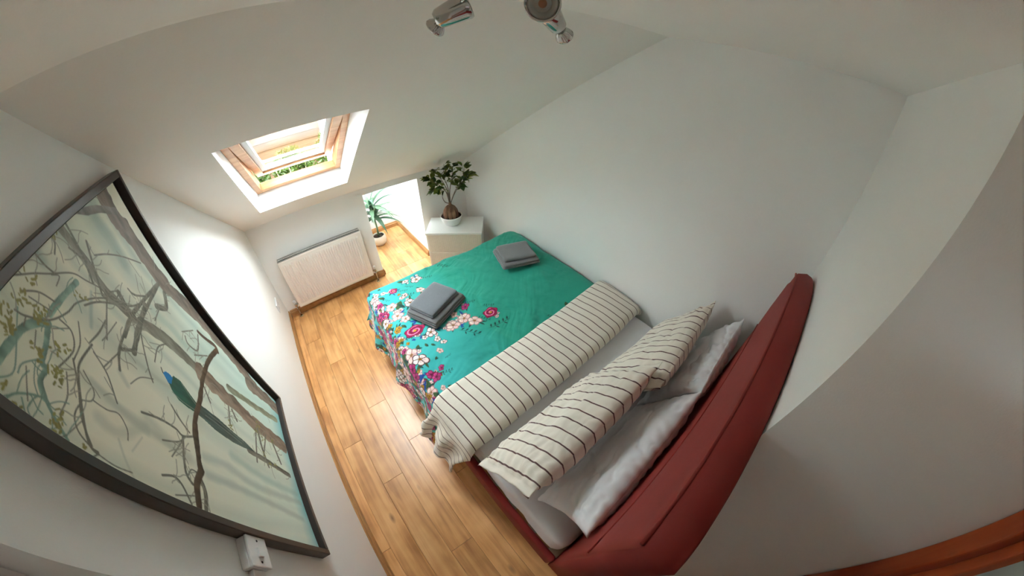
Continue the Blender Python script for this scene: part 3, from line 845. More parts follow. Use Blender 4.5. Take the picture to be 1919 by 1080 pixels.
def lpaint(sl, mask, colr):
    mk = np.clip(mask, 0, 1)[..., None]
    CC[sl] = CC[sl] * (1 - mk) + np.array(colr) * mk
def blossom(cx, cy, r, petals, edge, fill, core, rot, ell=1.0):
    sl = local(cx, cy, r * 1.6)
    dx_, dy_ = (S[sl] - cx) / ell, TT[sl] - cy
    dx_ = dx_ + 0.10 * r * np.sin(dy_ / r * 2.3 + rot); dy_ = dy_ + 0.10 * r * np.sin(dx_ / r * 2.1 + 2 * rot)
    rho = np.hypot(dx_, dy_); th = np.arctan2(dy_, dx_) + rot
    cs = np.abs(np.cos(th * petals / 2))
    lobe = r * (0.66 + 0.34 * cs ** 0.6) * (1 + 0.10 * np.sin(th * 2 + rot * 3))
    e = AA * 0.8
    lpaint(sl, (lobe - rho) / e + 0.5, edge)
    lpaint(sl, np.minimum((lobe * 0.85 - rho) / e, (cs * rho - 0.13 * r) / e) + 0.3, fill)
    inner = (rho < lobe * 0.83) & (cs * rho > 0.13 * r)
    lpaint(sl, np.clip((0.62 * r - rho) / (0.42 * r), 0, 1) * 0.75 * inner, edge * 0.55 + fill * 0.45)
    vein = (np.abs(np.sin(th * petals)) < 0.22) & inner & (rho < 0.6 * r)
    lpaint(sl, vein * 0.7, edge)
    half = np.clip(0.5 + 0.9 * np.cos(th - rot + 0.8), 0, 1)      # one side of the print is tinted deeper
    lpaint(sl, half * 0.45 * inner, C_['blush'] if fill[1] > 0.4 else edge)
    lpaint(sl, (0.20 * r - rho) / e + 0.5, core)
    lpaint(sl, (0.09 * r - rho) / e + 0.5, edge * 0.6)
def rose(cx, cy, r, ell, rot):
    sl = local(cx, cy, r * 1.8)
    c0, s0 = math.cos(rot), math.sin(rot)
    dx_ = ((S[sl] - cx) * c0 + (TT[sl] - cy) * s0) / ell; dy_ = -(S[sl] - cx) * s0 + (TT[sl] - cy) * c0
    rho = np.hypot(dx_, dy_); th = np.arctan2(dy_, dx_)
    e = AA
    lob = r * (0.92 + 0.08 * np.cos(5 * th))
    lpaint(sl, (lob - rho) / e + .5, C_['dark'])
    lpaint(sl, (lob * 0.9 - rho) / e + .5, C_['crim'])
    sp = np.sin(rho / r * 13 + th * 1.0)
    lpaint(sl, ((sp > 0.35) & (rho < lob * 0.82)) * 0.8, C_['dark'])
    lpaint(sl, ((sp < -0.75) & (rho < lob * 0.8)) * 0.8, C_['pink'])
    lpaint(sl, (0.16 * r - rho) / e + .5, C_['yel'])
def leafp(cx, cy, ln, wd, rot, colr):
    sl = local(cx, cy, ln * 1.2)
    c0, s0 = math.cos(rot), math.sin(rot)
    a = ((S[sl] - cx) * c0 + (TT[sl] - cy) * s0) / ln; b2 = (-(S[sl] - cx) * s0 + (TT[sl] - cy) * c0)
    w_ = wd * np.clip(1 - a * a, 0, 1)
    lpaint(sl, ((w_ - np.abs(b2)) / AA + .3) * (np.abs(a) < 1), colr)
def sprig(cx, cy, r, rot, colr):
    for k in range(-2, 3):
        a = k / 2 * r
        px, py = cx + math.cos(rot) * a, cy + math.sin(rot) * a
        leafp(px, py, r * 0.34, r * 0.02 + 0.0012, rot, colr)
        leafp(px + math.cos(rot + 1.1) * r * .28, py + math.sin(rot + 1.1) * r * .28, r * 0.26, r * 0.10, rot + 1.0, colr)
        if k % 2: leafp(px + math.cos(rot - 1.1) * r * .28, py + math.sin(rot - 1.1) * r * .28, r * 0.24, r * 0.09, rot - 1.0, colr)
def draw(kind, cx, cy, r, ell, rnd):
    if kind == 'wht': blossom(cx, cy, r, 5, C_['brown'], C_['white'], C_['ochre'], rnd.uniform(0, 6))
    elif kind == 'pnk': blossom(cx, cy, r, 5, C_['brown'] * .6 + C_['blush'] * .4, C_['cream'], C_['ochre'], rnd.uniform(0, 6))
    elif kind == 'mag': blossom(cx, cy, r, 5, C_['dark'], C_['mag'], C_['dark'], rnd.uniform(0, 6), ell)
    elif kind == 'yel':
        for k in range(3):
            a = rnd.uniform(0, 6.28); blossom(cx + .4 * r * math.cos(a), cy + .4 * r * math.sin(a), r * .62, 4, C_['ochre'] * .6, C_['yel'], C_['brown'], a)
    elif kind == 'rose': rose(cx, cy, r, ell, rnd.uniform(-.5, .2))
    elif kind == 'blu':
        for k in range(3): leafp(cx + rnd.uniform(-.3, .3) * r, cy + rnd.uniform(-.4, .4) * r, r * .8, r * .26, rnd.uniform(0, 3), C_['navy'])
    elif kind == 'lef':
        leafp(cx, cy, r, r * .55, rnd.uniform(0, 3), C_['green']); leafp(cx + .3 * r, cy - .4 * r, r * .8, r * .3, rnd.uniform(0, 3), C_['dgreen'])
    elif kind == 'spr': sprig(cx, cy, r, rnd.uniform(-1.2, 0.2), C_['dgreen'])
rnd = random.Random(11)
# dense band of stems, leaves and flowers on the hanging side, thinning onto the top
for k in range(430):
    cy = rnd.uniform(0.99, 2.62); cx = rnd.uniform(0.385, 0.80)
    if cy > 2.15: cx = rnd.uniform(0.385, 1.6) if cy > 2.32 else cx
    kind = rnd.choice(['wht', 'pnk', 'lef', 'spr', 'yel', 'mag', 'blu', 'lef', 'spr', 'wht', 'pnk', 'lef', 'rose'])
    draw(kind, cx, cy, rnd.uniform(0.022, 0.045), 1.0, rnd)
for k in range(60):
    draw(rnd.choice(['spr', 'wht', 'lef', 'lef', 'pnk', 'yel', 'blu']), 0.76 + 0.24 * rnd.random() ** 1.8, rnd.uniform(1.1, 2.22), rnd.uniform(0.014, 0.030), 1.0, rnd)
for kind, a, b_, r, ell in FLOWERS:               # foliage around the larger blooms
    if kind in ('wht', 'pnk', 'mag', 'rose', 'yel') and r >= 8:
        for k in range(4):
            an = rnd.uniform(0, 6.28); q_ = r * 0.0036 * rnd.uniform(0.8, 1.3)
            px_, py_ = a / 1000 + q_ * math.cos(an), b_ / 1000 + q_ * math.sin(an)
            if rnd.random() < 0.6: leafp(px_, py_, r * 0.0036 * 0.6, r * 0.0036 * 0.17, an + rnd.uniform(-.5, .5), C_[rnd.choice(['dgreen', 'dgreen', 'green', 'navy'])])
            else: blossom(px_, py_, r * 0.0036 * 0.34, 5, C_['brown'], C_['white'], C_['ochre'], an)
for kind, a, b_, r, ell in sorted(FLOWERS, key=lambda q: q[0] not in ('lef', 'spr', 'blu')):
    draw(kind, a / 1000, b_ / 1000, r * 0.0036, ell, rnd)
duv = tag(empty('duvet', (1.5, 1.5, 0.56)), 'teal floral duvet folded back to show its cream striped underside', 'duvet')
def to_parent(P, o): return P - np.array(o.location)[None, None, :]
me = grid_mesh('floral_cover', to_parent(np.stack([X, Y, Z], -1), duv), None, CC, keep)
fc = obj('floral_cover', me, M['duvet'], duv); fc['label'] = 'teal cotton cover printed with flowers'

# striped turned-back band
ns2, nq = 420, 150
s2 = np.linspace(0.36, 2.276, ns2); q = np.linspace(0, 1, nq)
S2, Q = np.meshgrid(s2, q, indexing='ij')
tx = np.clip((S2 - 0.75) / 1.5, 0, 1)
yt = 1.105 + 0.085 * tx; yn = 0.735 + 0.055 * tx
# path across the band: a short rise at the teal side, plateau, roll down at the pillow side and back underneath
lift = 0.645 + 0.022 * np.clip((S2 - 1.75) / 0.45, 0, 1) + 0.007 * fbm(S2 * 3.5, Q * 2.2, 71, 3) - 0.05 * np.clip((S2 - 2.12) / 0.155, 0, 1) ** 3
rr_ = 0.047
zt = np.where(Q < 0.10, lift - 0.034 * (1 - Q / 0.10) ** 2, lift)
Yb = yt + (yn + rr_ - yt) * np.clip(Q / 0.80, 0, 1) + 0.010 * np.sin(np.clip(Q / 0.1, 0, 1) * math.pi)
al = np.clip((Q - 0.80) / 0.20, 0, 1) * math.pi * 0.93
Yb = Yb - rr_ * np.sin(al); Zb = zt - rr_ * (1 - np.cos(al))
Zb += 0.016 * np.sin(np.clip(Q / 0.85, 0, 1) * math.pi)
# along the left side it slumps down towards the floor
a = np.maximum(0, XB + 0.010 - S2)
rc = 0.085
ph = np.minimum(a / rc, math.pi / 2); over = np.maximum(0, a - rc * math.pi / 2)
wv = np.clip(over / 0.22, 0, 1)
Xb = np.maximum(S2, XB + 0.010) - rc * np.sin(ph) - over * 0.32 - wv * (0.024 * np.sin(Yb * 30) + 0.012 * fbm(Yb * 16, S2 * 7, 81, 2))
Zb = Zb - rc * (1 - np.cos(ph)) - over * 0.93
Yb = Yb + wv * ((Yb - 0.93) * -0.18 + 0.075 + 0.012 * fbm(S2 * 16, Q * 6, 83, 2))
Zb = np.where(al > 1.5, np.maximum(Zb, 0.13), Zb)
Yb = Yb + 0.004 * fbm(S2 * 7, Q * 3, 77, 3)
UV = np.stack([S2 + 0.006 * fbm(S2 * 2, Q * 2, 91, 2) - 0.05 * Q, Q], -1)
kp = np.ones((ns2 - 1, nq - 1), bool)
me = grid_mesh('striped_fold', to_parent(np.stack([Xb, Yb, Zb], -1), duv), UV, None, None)
so = obj('striped_fold', me, M['stripe'], duv); so['label'] = 'cream turned-back band with thin dark stripes'

# ------------------------------------------------------------------ pillows
def pillow_grid(BL, BR, TR, TL, thick, flange, seed, nu=110, nv=80, pinch=0.05, wrk=0.006):
    BL, BR, TR, TL = [np.array(p, float) for p in (BL, BR, TR, TL)]
    lu = np.linalg.norm(BR - BL); lv = np.linalg.norm(TL - BL)
    nrm = np.cross(BR - BL, TL - BL); nrm /= np.linalg.norm(nrm)
    out = []
    u = np.linspace(-1, 1, nu); v = np.linspace(-1, 1, nv)
    U, Vv = np.meshgrid(u, v, indexing='ij')
    fu, fv = flange / lu * 2, flange / lv * 2
    # edges draw in between the corners
    Up = U * (1 - pinch * (1 - Vv ** 2) * np.abs(U) ** 3); Vp = Vv * (1 - pinch * 1.3 * (1 - U ** 2) * np.abs(Vv) ** 3)
    a = (Up + 1) / 2; b = (Vp + 1) / 2
    base = (BL[None, None] * ((1 - a) * (1 - b))[..., None] + BR[None, None] * (a * (1 - b))[..., None] + TR[None, None] * (a * b)[..., None] + TL[None, None] * ((1 - a) * b)[..., None])
    iu = np.clip(np.abs(U) / (1 - fu), 0, 1); iv = np.clip(np.abs(Vv) / (1 - 0.02), 0, 1)
    prof = (np.clip(1 - iu ** 4.6, 0, 1) ** 0.56) * (np.clip(1 - iv ** 2.6, 0, 1) ** 0.60)
    res = []
    for side in (1, -1):
        rg = 1 - np.abs(fbm(U * 2.2 * lu / 0.75 + 1.5 * Vv + seed, Vv * 1.6 - 0.9 * U, seed + 9, 3))
        wr = (0.010 * fbm(U * 2.4 + 5 * side, Vv * 2.6, seed, 3) + wrk * np.clip(rg, 0, 1) ** 6) * prof
        rim = np.clip(prof * 2.2, 0, 1) * (1 - prof)
        puck = rim * (0.007 * np.sin(U * lu * 55 + 2 * fbm(U * 3, Vv * 3, seed + 3, 2)) * (np.abs(Vv) > 0.5) + 0.006 * np.sin(Vv * lv * 60 + seed) * (np.abs(U) > 0.6))
        edge = np.maximum(np.abs(U), np.abs(Vv)) > 0.999
        fl = np.where(prof < 1e-3, 0.006 * np.sin(Vv * 9 + seed) + 0.004 * np.sin(U * 23), 0)
        h = (prof * thick * (0.62 if side > 0 else 0.38) + 0.0025 * (~edge)) * side + wr + puck + fl
        Pq = base + nrm[None, None] * h[..., None]
        res.append((Pq, np.stack([a * lu, b * lv], -1)))
    return res

def pillow(name, BL, BR, TR, TL, thick, flange, seed, mat, label, group, pinch=0.05, wrk=0.006):
    two = pillow_grid(BL, BR, TR, TL, thick, flange, seed, pinch=pinch, wrk=wrk)
    n_, m_ = two[0][0].shape[:2]
    P = np.concatenate([two[0][0].reshape(-1, 3), two[1][0].reshape(-1, 3)])
    UVp = np.concatenate([two[0][1].reshape(-1, 2), two[1][1].reshape(-1, 2)])
    idx = np.arange(n_ * m_).reshape(n_, m_)
    q1 = np.stack([idx[:-1, :-1], idx[1:, :-1], idx[1:, 1:], idx[:-1, 1:]], -1).reshape(-1, 4)
    q2 = q1[:, ::-1] + n_ * m_
    qq = np.concatenate([q1, q2])
    me = bpy.data.meshes.new(name)
    me.vertices.add(len(P)); me.vertices.foreach_set('co', P.astype(np.float32).ravel())
    me.loops.add(qq.size); me.loops.foreach_set('vertex_index', qq.astype(np.int32).ravel())
    me.polygons.add(len(qq)); me.polygons.foreach_set('loop_start', np.arange(0, qq.size, 4, dtype=np.int32))
    me.update(calc_edges=True)
    l = me.uv_layers.new(name='UVMap'); l.data.foreach_set('uv', UVp[qq.ravel()].astype(np.float32).ravel())
    bm = bmesh.new(); bm.from_mesh(me); bmesh.ops.remove_doubles(bm, verts=bm.verts, dist=0.0006); bm.to_mesh(me); bm.free()
    me.shade_smooth()
    o = rebase(obj(name, me, mat))
    return tag(o, label, 'pillow', group)

pillow('white_pillow', (0.86, 0.37, 0.585), (1.60, 0.37, 0.585), (1.62, 0.150, 1.00), (0.835, 0.125, 0.93), 0.15, 0.004, 5, M['sheet'], 'white pillow leaning on the headboard, nearer the open floor', 'plain white pillows', pinch=0.07, wrk=0.016)
pillow('white_pillow', (1.62, 0.37, 0.585), (2.25, 0.36, 0.60), (2.25, 0.170, 1.02), (1.63, 0.145, 0.97), 0.15, 0.004, 8, M['sheet'], 'white pillow leaning on the headboard, by the long wall', 'plain white pillows', pinch=0.07, wrk=0.016)
pillow('striped_pillow', (1.46, 0.655, 0.60), (2.22, 0.60, 0.61), (2.23, 0.36, 1.03), (1.50, 0.30, 0.97), 0.17, 0.030, 15, M['stripe'], 'cream striped pillow beside the long white wall', 'striped pillows', pinch=0.04)
pillow('striped_pillow', (0.742, 0.660, 0.62), (1.52, 0.665, 0.665), (1.57, 0.365, 1.05), (0.775, 0.36, 0.92), 0.18, 0.034, 19, M['stripe'], 'cream striped pillow overlapping its twin, on the open floor side', 'striped pillows', pinch=0.04)

# ------------------------------------------------------------------ folded towels
def towel(name, ctr, u_dir, lu, lv, z0, layers, lt, mat, label, rot_first=True):
    """a towel folded into layers: a continuous folded band, rounded at the folds"""
    e = empty(name, (ctr[0], ctr[1], z0), math.atan2(u_dir[1], u_dir[0]))
    for k in range(layers):
        inset = 0.004 * ((k * 7) % 3) + 0.002 * k
        b = bmesh.new()
        nu_, nv_ = 26, 20
        hx_, hy_ = lu / 2 - inset, lv / 2 - inset * 0.7
        zz0, zz1 = k * lt, (k + 1) * lt * 0.985
        bmesh.ops.create_cube(b, size=2.0)
        bmesh.ops.subdivide_edges(b, edges=b.edges[:], cuts=12, use_grid_fill=True)
        r_ = lt * 0.48
        h = np.array([hx_, hy_, (zz1 - zz0) / 2])
        for v in b.verts:
            p = np.array(v.co) * h
            qv = np.clip(p, -(h - np.array([r_, r_, r_])), h - np.array([r_, r_, r_])); d = p - qv; ln = np.linalg.norm(d)
            if ln > 1e-9: p = qv + d / ln * r_
            wob = 0.0025 * float(vnoise(np.array([p[0] * 20 + k * 3]), np.array([p[1] * 20]), 3)[0])
            edge_drop = -0.004 * max(0, (abs(p[0]) / h[0]) ** 6 + (abs(p[1]) / h[1]) ** 6 - 0.6) * (k / max(1, layers - 1) if layers > 1 else 1)
            v.co = Vector((p[0] + wob, p[1] + wob, zz0 + h[2] + p[2] + wob * 0.4 + edge_drop))
        obj('fold_layer', bm_mesh('fold_layer', b, True), mat, e)
    return tag(e, label, 'towel', 'folded grey towels on the duvet')
def uv_from(a, b): return (b[0] - a[0], b[1] - a[1])
# stack on the flowers
ua = uv_from((0.962, 1.761), (1.055, 1.552))
towel('bath_towel', (1.128, 1.722), ua, 0.275, 0.345, 0.622, 3, 0.0165, M['towel_w'], 'larger folded grey towel lying on the flowers, under a smaller one')
towel('hand_towel', (1.123, 1.738), ua, 0.222, 0.292, 0.674, 2, 0.0165, M['towel'], 'smaller folded blue-grey towel on top of the stack on the flowers')
# stack near the wall
ub = uv_from((1.829, 1.945), (2.108, 1.855))
towel('bath_towel', (1.912, 1.802), ub, 0.315, 0.275, 0.655, 2, 0.020, M['towel_w'], 'larger folded grey towel on plain teal near the wall, under a smaller one')
towel('hand_towel', (1.918, 1.812), ub, 0.272, 0.225, 0.697, 1, 0.026, M['towel_w'], 'smaller folded grey towel topping the stack near the long wall')

# ------------------------------------------------------------------ framed picture on the left wall
PY0, PY1, PZ0, PZ1, PD = 0.622, 1.4575, 0.800, 2.035, 0.040
pic = tag(empty('framed_picture', (0.0, (PY0 + PY1) / 2, PZ0)), 'large dark-framed picture of a peacock among misty bare branches', 'picture')
po = Vector(pic.location)
fwid = 0.022
def pbox(name, y0_, y1_, z0_, z1_, x0_, x1_, m, bev=0.002):
    return box(name, (x0_, y0_ - po.y, z0_ - po.z), (x1_, y1_ - po.y, z1_ - po.z), m, pic, bev, 1)
pbox('frame_side', PY0, PY0 + fwid, PZ0, PZ1, 0.002, PD, M['frame'])
pbox('frame_side', PY1 - fwid + 0.008, PY1, PZ0, PZ1, 0.002, PD, M['frame'])
pbox('frame_rail', PY0 + fwid, PY1 - fwid + 0.008, PZ0, PZ0 + fwid, 0.002, PD, M['frame'])
pbox('frame_rail', PY0 + fwid, PY1 - fwid + 0.008, PZ1 - fwid, PZ1, 0.002, PD, M['frame'])
pbox('backing', PY0 + fwid, PY1 - fwid + 0.008, PZ0 + fwid, PZ1 - fwid, 0.002, 0.012, M['frame_in'], 0)
cy0, cy1, cz0, cz1 = PY0 + fwid + 0.004, PY1 - fwid - 0.024, PZ0 + fwid + 0.020, PZ1 - fwid - 0.004
na, nb = 400, 590
ya = np.linspace(cy0, cy1, na); za = np.linspace(cz0, cz1, nb)
A_, B_ = np.meshgrid(ya, za, indexing='ij')
PC = {k: np.array(srgb(*v)) for k, v in dict(m1=(190, 194, 178), m2=(162, 192, 180), m3=(172, 184, 174), m4=(118, 156, 150), teal=(98, 140, 126), brown=(98, 74, 66), grey=(108, 98, 94),
      stone=(118, 112, 98), rust=(122, 92, 76), olive=(116, 122, 96), dark=(78, 72, 62), bark=(88, 72, 56)).items()}
u = np.clip((A_ - cy0) / (cy1 - cy0), 0, 1); v = np.clip((B_ - cz0) / (cz1 - cz0), 0, 1)
nz = fbm(A_ * 5, B_ * 3, 101, 4)
IM = np.empty(A_.shape + (3,))
bg = np.array(srgb(236, 232, 212)); tl = np.array(srgb(206, 236, 228)); gr = np.array(srgb(206, 216, 192)); aq = np.array(srgb(90, 190, 200))
k1 = np.clip(0.75 * (1 - v) + 0.35 * u - 0.25 + 0.18 * nz, 0, 1)[..., None]
k2 = np.clip((v - 0.72) * 2.2 + 0.2 * nz - 0.3 * u, 0, 0.8)[..., None]
IM[:] = bg
IM[:] = IM * (1 - k1) + tl * k1
IM[:] = IM * (1 - k2) + gr * k2
k3 = np.clip((0.07 - v) / 0.10 + 0.1 * nz, 0, 0.75)[..., None]
IM[:] = IM * (1 - k3) + aq * k3
# faint vertical mist trunks
for yc, w_, al_ in [(0.70, .03, .25), (0.93, .05, .35), (1.02, .02, .3), (1.10, .04, .3), (1.24, .05, .35), (1.33, .03, .4), (0.80, .02, .2)]:
    d = np.abs(A_ - yc - 0.03 * np.sin(B_ * 3 + yc * 9) - 0.02 * fbm(B_ * 4, A_ * 0 + yc, 111, 2)) / w_
    mk = (np.clip(1 - d, 0, 1) ** 0.8 * al_ * np.clip(0.3 + v, 0, 1))[..., None]
    IM = IM * (1 - mk) + PC['m4'] * mk
def stroke(pts, w_, colr, soft, jit=0.0):
    global IM
    pts = np.array(pts) / 1000.0
    if len(pts) > 2:                            # smooth the polyline
        tt = np.linspace(0, len(pts) - 1, (len(pts) - 1) * 6 + 1); out = []
        for x_ in tt:
            i = min(int(x_), len(pts) - 2); f = x_ - i
            p0, p1, p2, p3 = pts[max(i - 1, 0)], pts[i], pts[i + 1], pts[min(i + 2, len(pts) - 1)]
            out.append(0.5 * ((2 * p1) + (-p0 + p2) * f + (2 * p0 - 5 * p1 + 4 * p2 - p3) * f * f + (-p0 + 3 * p1 - 3 * p2 + p3) * f ** 3))
        pts = np.array(out)
    lo = pts.min(0) - w_ - 0.01; hi = pts.max(0) + w_ + 0.01
    i0, i1 = np.searchsorted(ya, [lo[0], hi[0]]); j0, j1 = np.searchsorted(za, [lo[1], hi[1]])
    if i1 <= i0 or j1 <= j0: return
    sl = (slice(i0, i1), slice(j0, j1))
    Aq, Bq = A_[sl], B_[sl]
    best = np.full(Aq.shape, 9.0); side = np.zeros(Aq.shape)
    for p, q_ in zip(pts[:-1], pts[1:]):
        d = q_ - p; l2 = d @ d + 1e-12
        tq = np.clip(((Aq - p[0]) * d[0] + (Bq - p[1]) * d[1]) / l2, 0, 1)
        ex, ey = Aq - p[0] - tq * d[0], Bq - p[1] - tq * d[1]
        dd = np.hypot(ex, ey)
        sgn = (ex * -d[1] + ey * d[0]) / math.sqrt(l2)
        side = np.where(dd < best, sgn, side); best = np.minimum(best, dd)
    hw_ = w_ / 2 * (1 + (0.18 * fbm(Aq * 30, Bq * 30, 121, 2) if w_ > 0.008 else 0))
    if soft: mk = np.clip(1.3 - best / (hw_ * 1.1), 0, 1) * 0.55
    else: mk = np.clip((hw_ - best) / 0.0016 + 0.6, 0, 1)
    tex = 1 + (0.30 * fbm(Aq * 70, Bq * 22, 131, 3) - 0.25 * np.clip(side / np.maximum(hw_, 1e-4), -1, 1)) * (w_ > 0.008) * (0 if soft else 1)
    IM[sl] = IM[sl] * (1 - mk[..., None]) + np.clip(colr * tex[..., None], 0, 1) * mk[..., None]
def poly(pts, colr, tex=0.0):
    pts = np.array(pts) / 1000.0
    ins = np.zeros(A_.shape, bool)
    j = len(pts) - 1
    for i in range(len(pts)):
        (xi, yi), (xj, yj) = pts[i], pts[j]
        cr = ((yi > B_) != (yj > B_)) & (A_ < (xj - xi) * (B_ - yi) / (yj - yi + 1e-12) + xi)
        ins ^= cr; j = i
    tx = 1 + tex * fbm(A_ * 60, B_ * 15, 141, 3)
    IM[ins] = np.clip((colr * tx[..., None])[ins], 0, 1)
FADE = np.array(srgb(206, 210, 190))
for k in PC:
    if k not in ('bark', 'm1', 'm2', 'm3'): PC[k] = PC[k] * 0.82 + FADE * 0.18
for kind, soft, w_, pts in PAINT_STROKES:
    stroke(pts, w_, PC[kind], soft)
rp = random.Random(5)
# fine twigs springing from the thicker branches
for kind, soft, w_, pts in PAINT_STROKES:
    if soft or kind in ('m1',) or w_ < 0.004: continue
    for k in range(5 if kind in ('dark', 'teal', 'stone', 'rust') else 3):
        i = rp.randrange(len(pts) - 1); f = rp.random()
        x_ = pts[i][0] * (1 - f) + pts[i + 1][0] * f; y_ = pts[i][1] * (1 - f) + pts[i + 1][1] * f
        an = rp.uniform(0, 6.28); ln = rp.uniform(20, 70)
        tw = [(x_, y_)]
        for m_ in range(3):
            an += rp.uniform(-.5, .5); x_ += ln / 3 * math.cos(an); y_ += ln / 3 * math.sin(an); tw.append((x_, y_))
        stroke(tw, 0.0022, PC['dark'] * 1.7 if kind != 'teal' else PC['teal'] * 0.9, 0)
poly(PEACOCK['tail'], np.array(srgb(74, 92, 86)), 0.4)
poly(PEACOCK['body'], np.array(srgb(44, 96, 80)), 0.3)
poly(PEACOCK['neck'], np.array(srgb(14, 128, 196)), 0.1)
stroke(PEACOCK['crest'], 0.004, np.array(srgb(60, 70, 60)), 0)
for w_ in PEACOCK['wing']: stroke(w_, 0.0024, np.array(srgb(128, 140, 130)), 0)
for kind, soft, w_, pts in PAINT_FRONT: stroke(pts, w_, PC[kind], 0)
lg = np.array(srgb(150, 146, 84))
for (a, b_) in PAINT_LEAVES:
    for k in range(6):
        x_, y_ = a + rp.uniform(-14, 14), b_ + rp.uniform(-14, 14)
        stroke([(x_, y_), (x_ + rp.uniform(-7, 7), y_ + rp.uniform(-7, 7))], rp.uniform(.003, .006), lg * rp.uniform(.7, 1.1), 0)
me = grid_mesh('canvas', np.stack([np.full(A_.shape, 0.024), A_ - po.y, B_ - po.z], -1), None, IM, None, False)
cv = obj('canvas', me, M['print'], pic); cv['label'] = 'misty forest print with a blue-necked peacock'
pbox('canvas_edge', cy0, cy1, cz0, cz1, 0.012, 0.0235, M['frame_in'], 0)

# ------------------------------------------------------------------ radiator under the slope
RX0, RX1, RZ0, RZ1, RYF = 0.150, 0.990, 0.118, 0.680, 3.075
rad = tag(empty('radiator', ((RX0 + RX1) / 2, 3.13, RZ0)), 'cream panel radiator with vertical ribs on the low far wall', 'radiator')
ro = Vector(rad.location)
hwid = (RX1 - RX0) / 2; hh = RZ1 - RZ0; yf = RYF - ro.y
b = bmesh.new()
nr = 33; prof_x = [(-hwid + 0.003, 0.0), (-hwid + 0.028, 0.0)]
pit = (2 * hwid - 0.062) / nr
for k in range(nr):
    x0 = -hwid + 0.031 + k * pit
    prof_x += [(x0, 0), (x0 + pit * .18, -0.010), (x0 + pit * .50, -0.010), (x0 + pit * .73, 0)]
prof_x += [(hwid - 0.028, 0), (hwid - 0.003, 0)]
zz = [(0.0, 0.012, 0), (0.004, 0.004, 0), (0.016, 0.0, 0), (0.045, 0.0, 0), (0.062, 0.0, 1), (hh - 0.062, 0.0, 1), (hh - 0.045, 0.0, 0), (hh - 0.014, 0.0, 0), (hh - 0.003, 0.004, 0), (hh, 0.012, 0)]
V = []; F = []
for z_, dy, rib in zz:
    for x_, ry in prof_x: V.append((x_, yf + dy + ry * rib + 0.007, z_))
n = len(prof_x)
for i in range(len(zz) - 1):
    for k in range(n - 1): F.append((i * n + k, i * n + k + 1, (i + 1) * n + k + 1, (i + 1) * n + k))
obj('front_panel', mesh('front_panel', V, F), M['rad'], rad)
box('back_panel', (-hwid + 0.01, yf + 0.070, 0.01), (hwid - 0.01, yf + 0.078, hh - 0.01), M['rad'], rad)
box('side_cover', (-hwid, yf + 0.006, 0.01), (-hwid + 0.004, yf + 0.082, hh + 0.004), M['rad'], rad, 0.0015, 1)
box('side_cover', (hwid - 0.004, yf + 0.006, 0.01), (hwid, yf + 0.082, hh + 0.004), M['rad'], rad, 0.0015, 1)
b = bmesh.new()
add_box(b, (-hwid + 0.004, yf + 0.010, hh - 0.002), (hwid - 0.004, yf + 0.020, hh + 0.004))
add_box(b, (-hwid + 0.004, yf + 0.072, hh - 0.002), (hwid - 0.004, yf + 0.080, hh + 0.004))
ng = 62
for k in range(ng + 1):
    x_ = -hwid + 0.006 + k * (2 * hwid - 0.012) / ng
    add_box(b, (x_ - 0.0017, yf + 0.020, hh - 0.002), (x_ + 0.0017, yf + 0.072, hh + 0.003))
obj('top_grille', bm_mesh('top_grille', b), M['grille'], rad)
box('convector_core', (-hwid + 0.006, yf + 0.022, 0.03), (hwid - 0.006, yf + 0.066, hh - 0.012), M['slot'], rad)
def valve(xv, s_):
    b = bmesh.new()
    add_tube(b, [(xv, yf + 0.04, 0.045), (xv + 0.032 * s_, yf + 0.04, 0.045)], 0.010, 10)
    add_tube(b, [(xv + 0.034 * s_, yf + 0.04, -RZ0 + 0.002), (xv + 0.034 * s_, yf + 0.04, 0.052)], 0.0075, 10)
    add_tube(b, [(xv + 0.034 * s_, yf + 0.04, 0.022), (xv + 0.034 * s_, yf + 0.04, 0.058)], 0.0125, 8)
    o = obj('valve', bm_mesh('valve', b, True), M['chrome'], rad)
    b = bmesh.new(); add_lathe(b, [(0, 0.056), (0.014, 0.056), (0.015, 0.085), (0.011, 0.093), (0, 0.093)], 14, Matrix.Translation((xv + 0.034 * s_, yf + 0.04, 0)))
    obj('valve_cap', bm_mesh('valve_cap', b, True), M['plastic'], o)
    b = bmesh.new(); add_lathe(b, [(0.008, 0.0), (0.022, 0.0), (0.018, 0.006), (0.008, 0.008)], 16, Matrix.Translation((xv + 0.034 * s_, yf + 0.04, -RZ0 + 0.001)))
    obj('pipe_collar', bm_mesh('pipe_collar', b, True), M['brass'], o)
valve(-hwid, -1); valve(hwid, 1)

# ------------------------------------------------------------------ bedside cabinet set across the corner
nsd = tag(empty('bedside_cabinet', (1.915, 2.815, 0), math.atan2(-0.607, 0.795)), 'small white cabinet with ribbed cream front set across the corner', 'cabinet')
wn_, dn_, hn_ = 0.585, 0.350, 0.515
box('cabinet_top', (-wn_ / 2, -dn_ / 2, hn_ - 0.022), (wn_ / 2, dn_ / 2, hn_), M['ns'], nsd, 0.003)
box('side_panel', (-wn_ / 2 + 0.006, -dn_ / 2 + 0.016, 0.0), (-wn_ / 2 + 0.022, dn_ / 2 - 0.004, hn_ - 0.022), M['ns'], nsd, 0.001)
box('side_panel', (wn_ / 2 - 0.022, -dn_ / 2 + 0.016, 0.0), (wn_ / 2 - 0.006, dn_ / 2 - 0.004, hn_ - 0.022), M['ns'], nsd, 0.001)
box('back_panel', (-wn_ / 2 + 0.022, dn_ / 2 - 0.016, 0.02), (wn_ / 2 - 0.022, dn_ / 2 - 0.006, hn_ - 0.022), M['ns'], nsd)
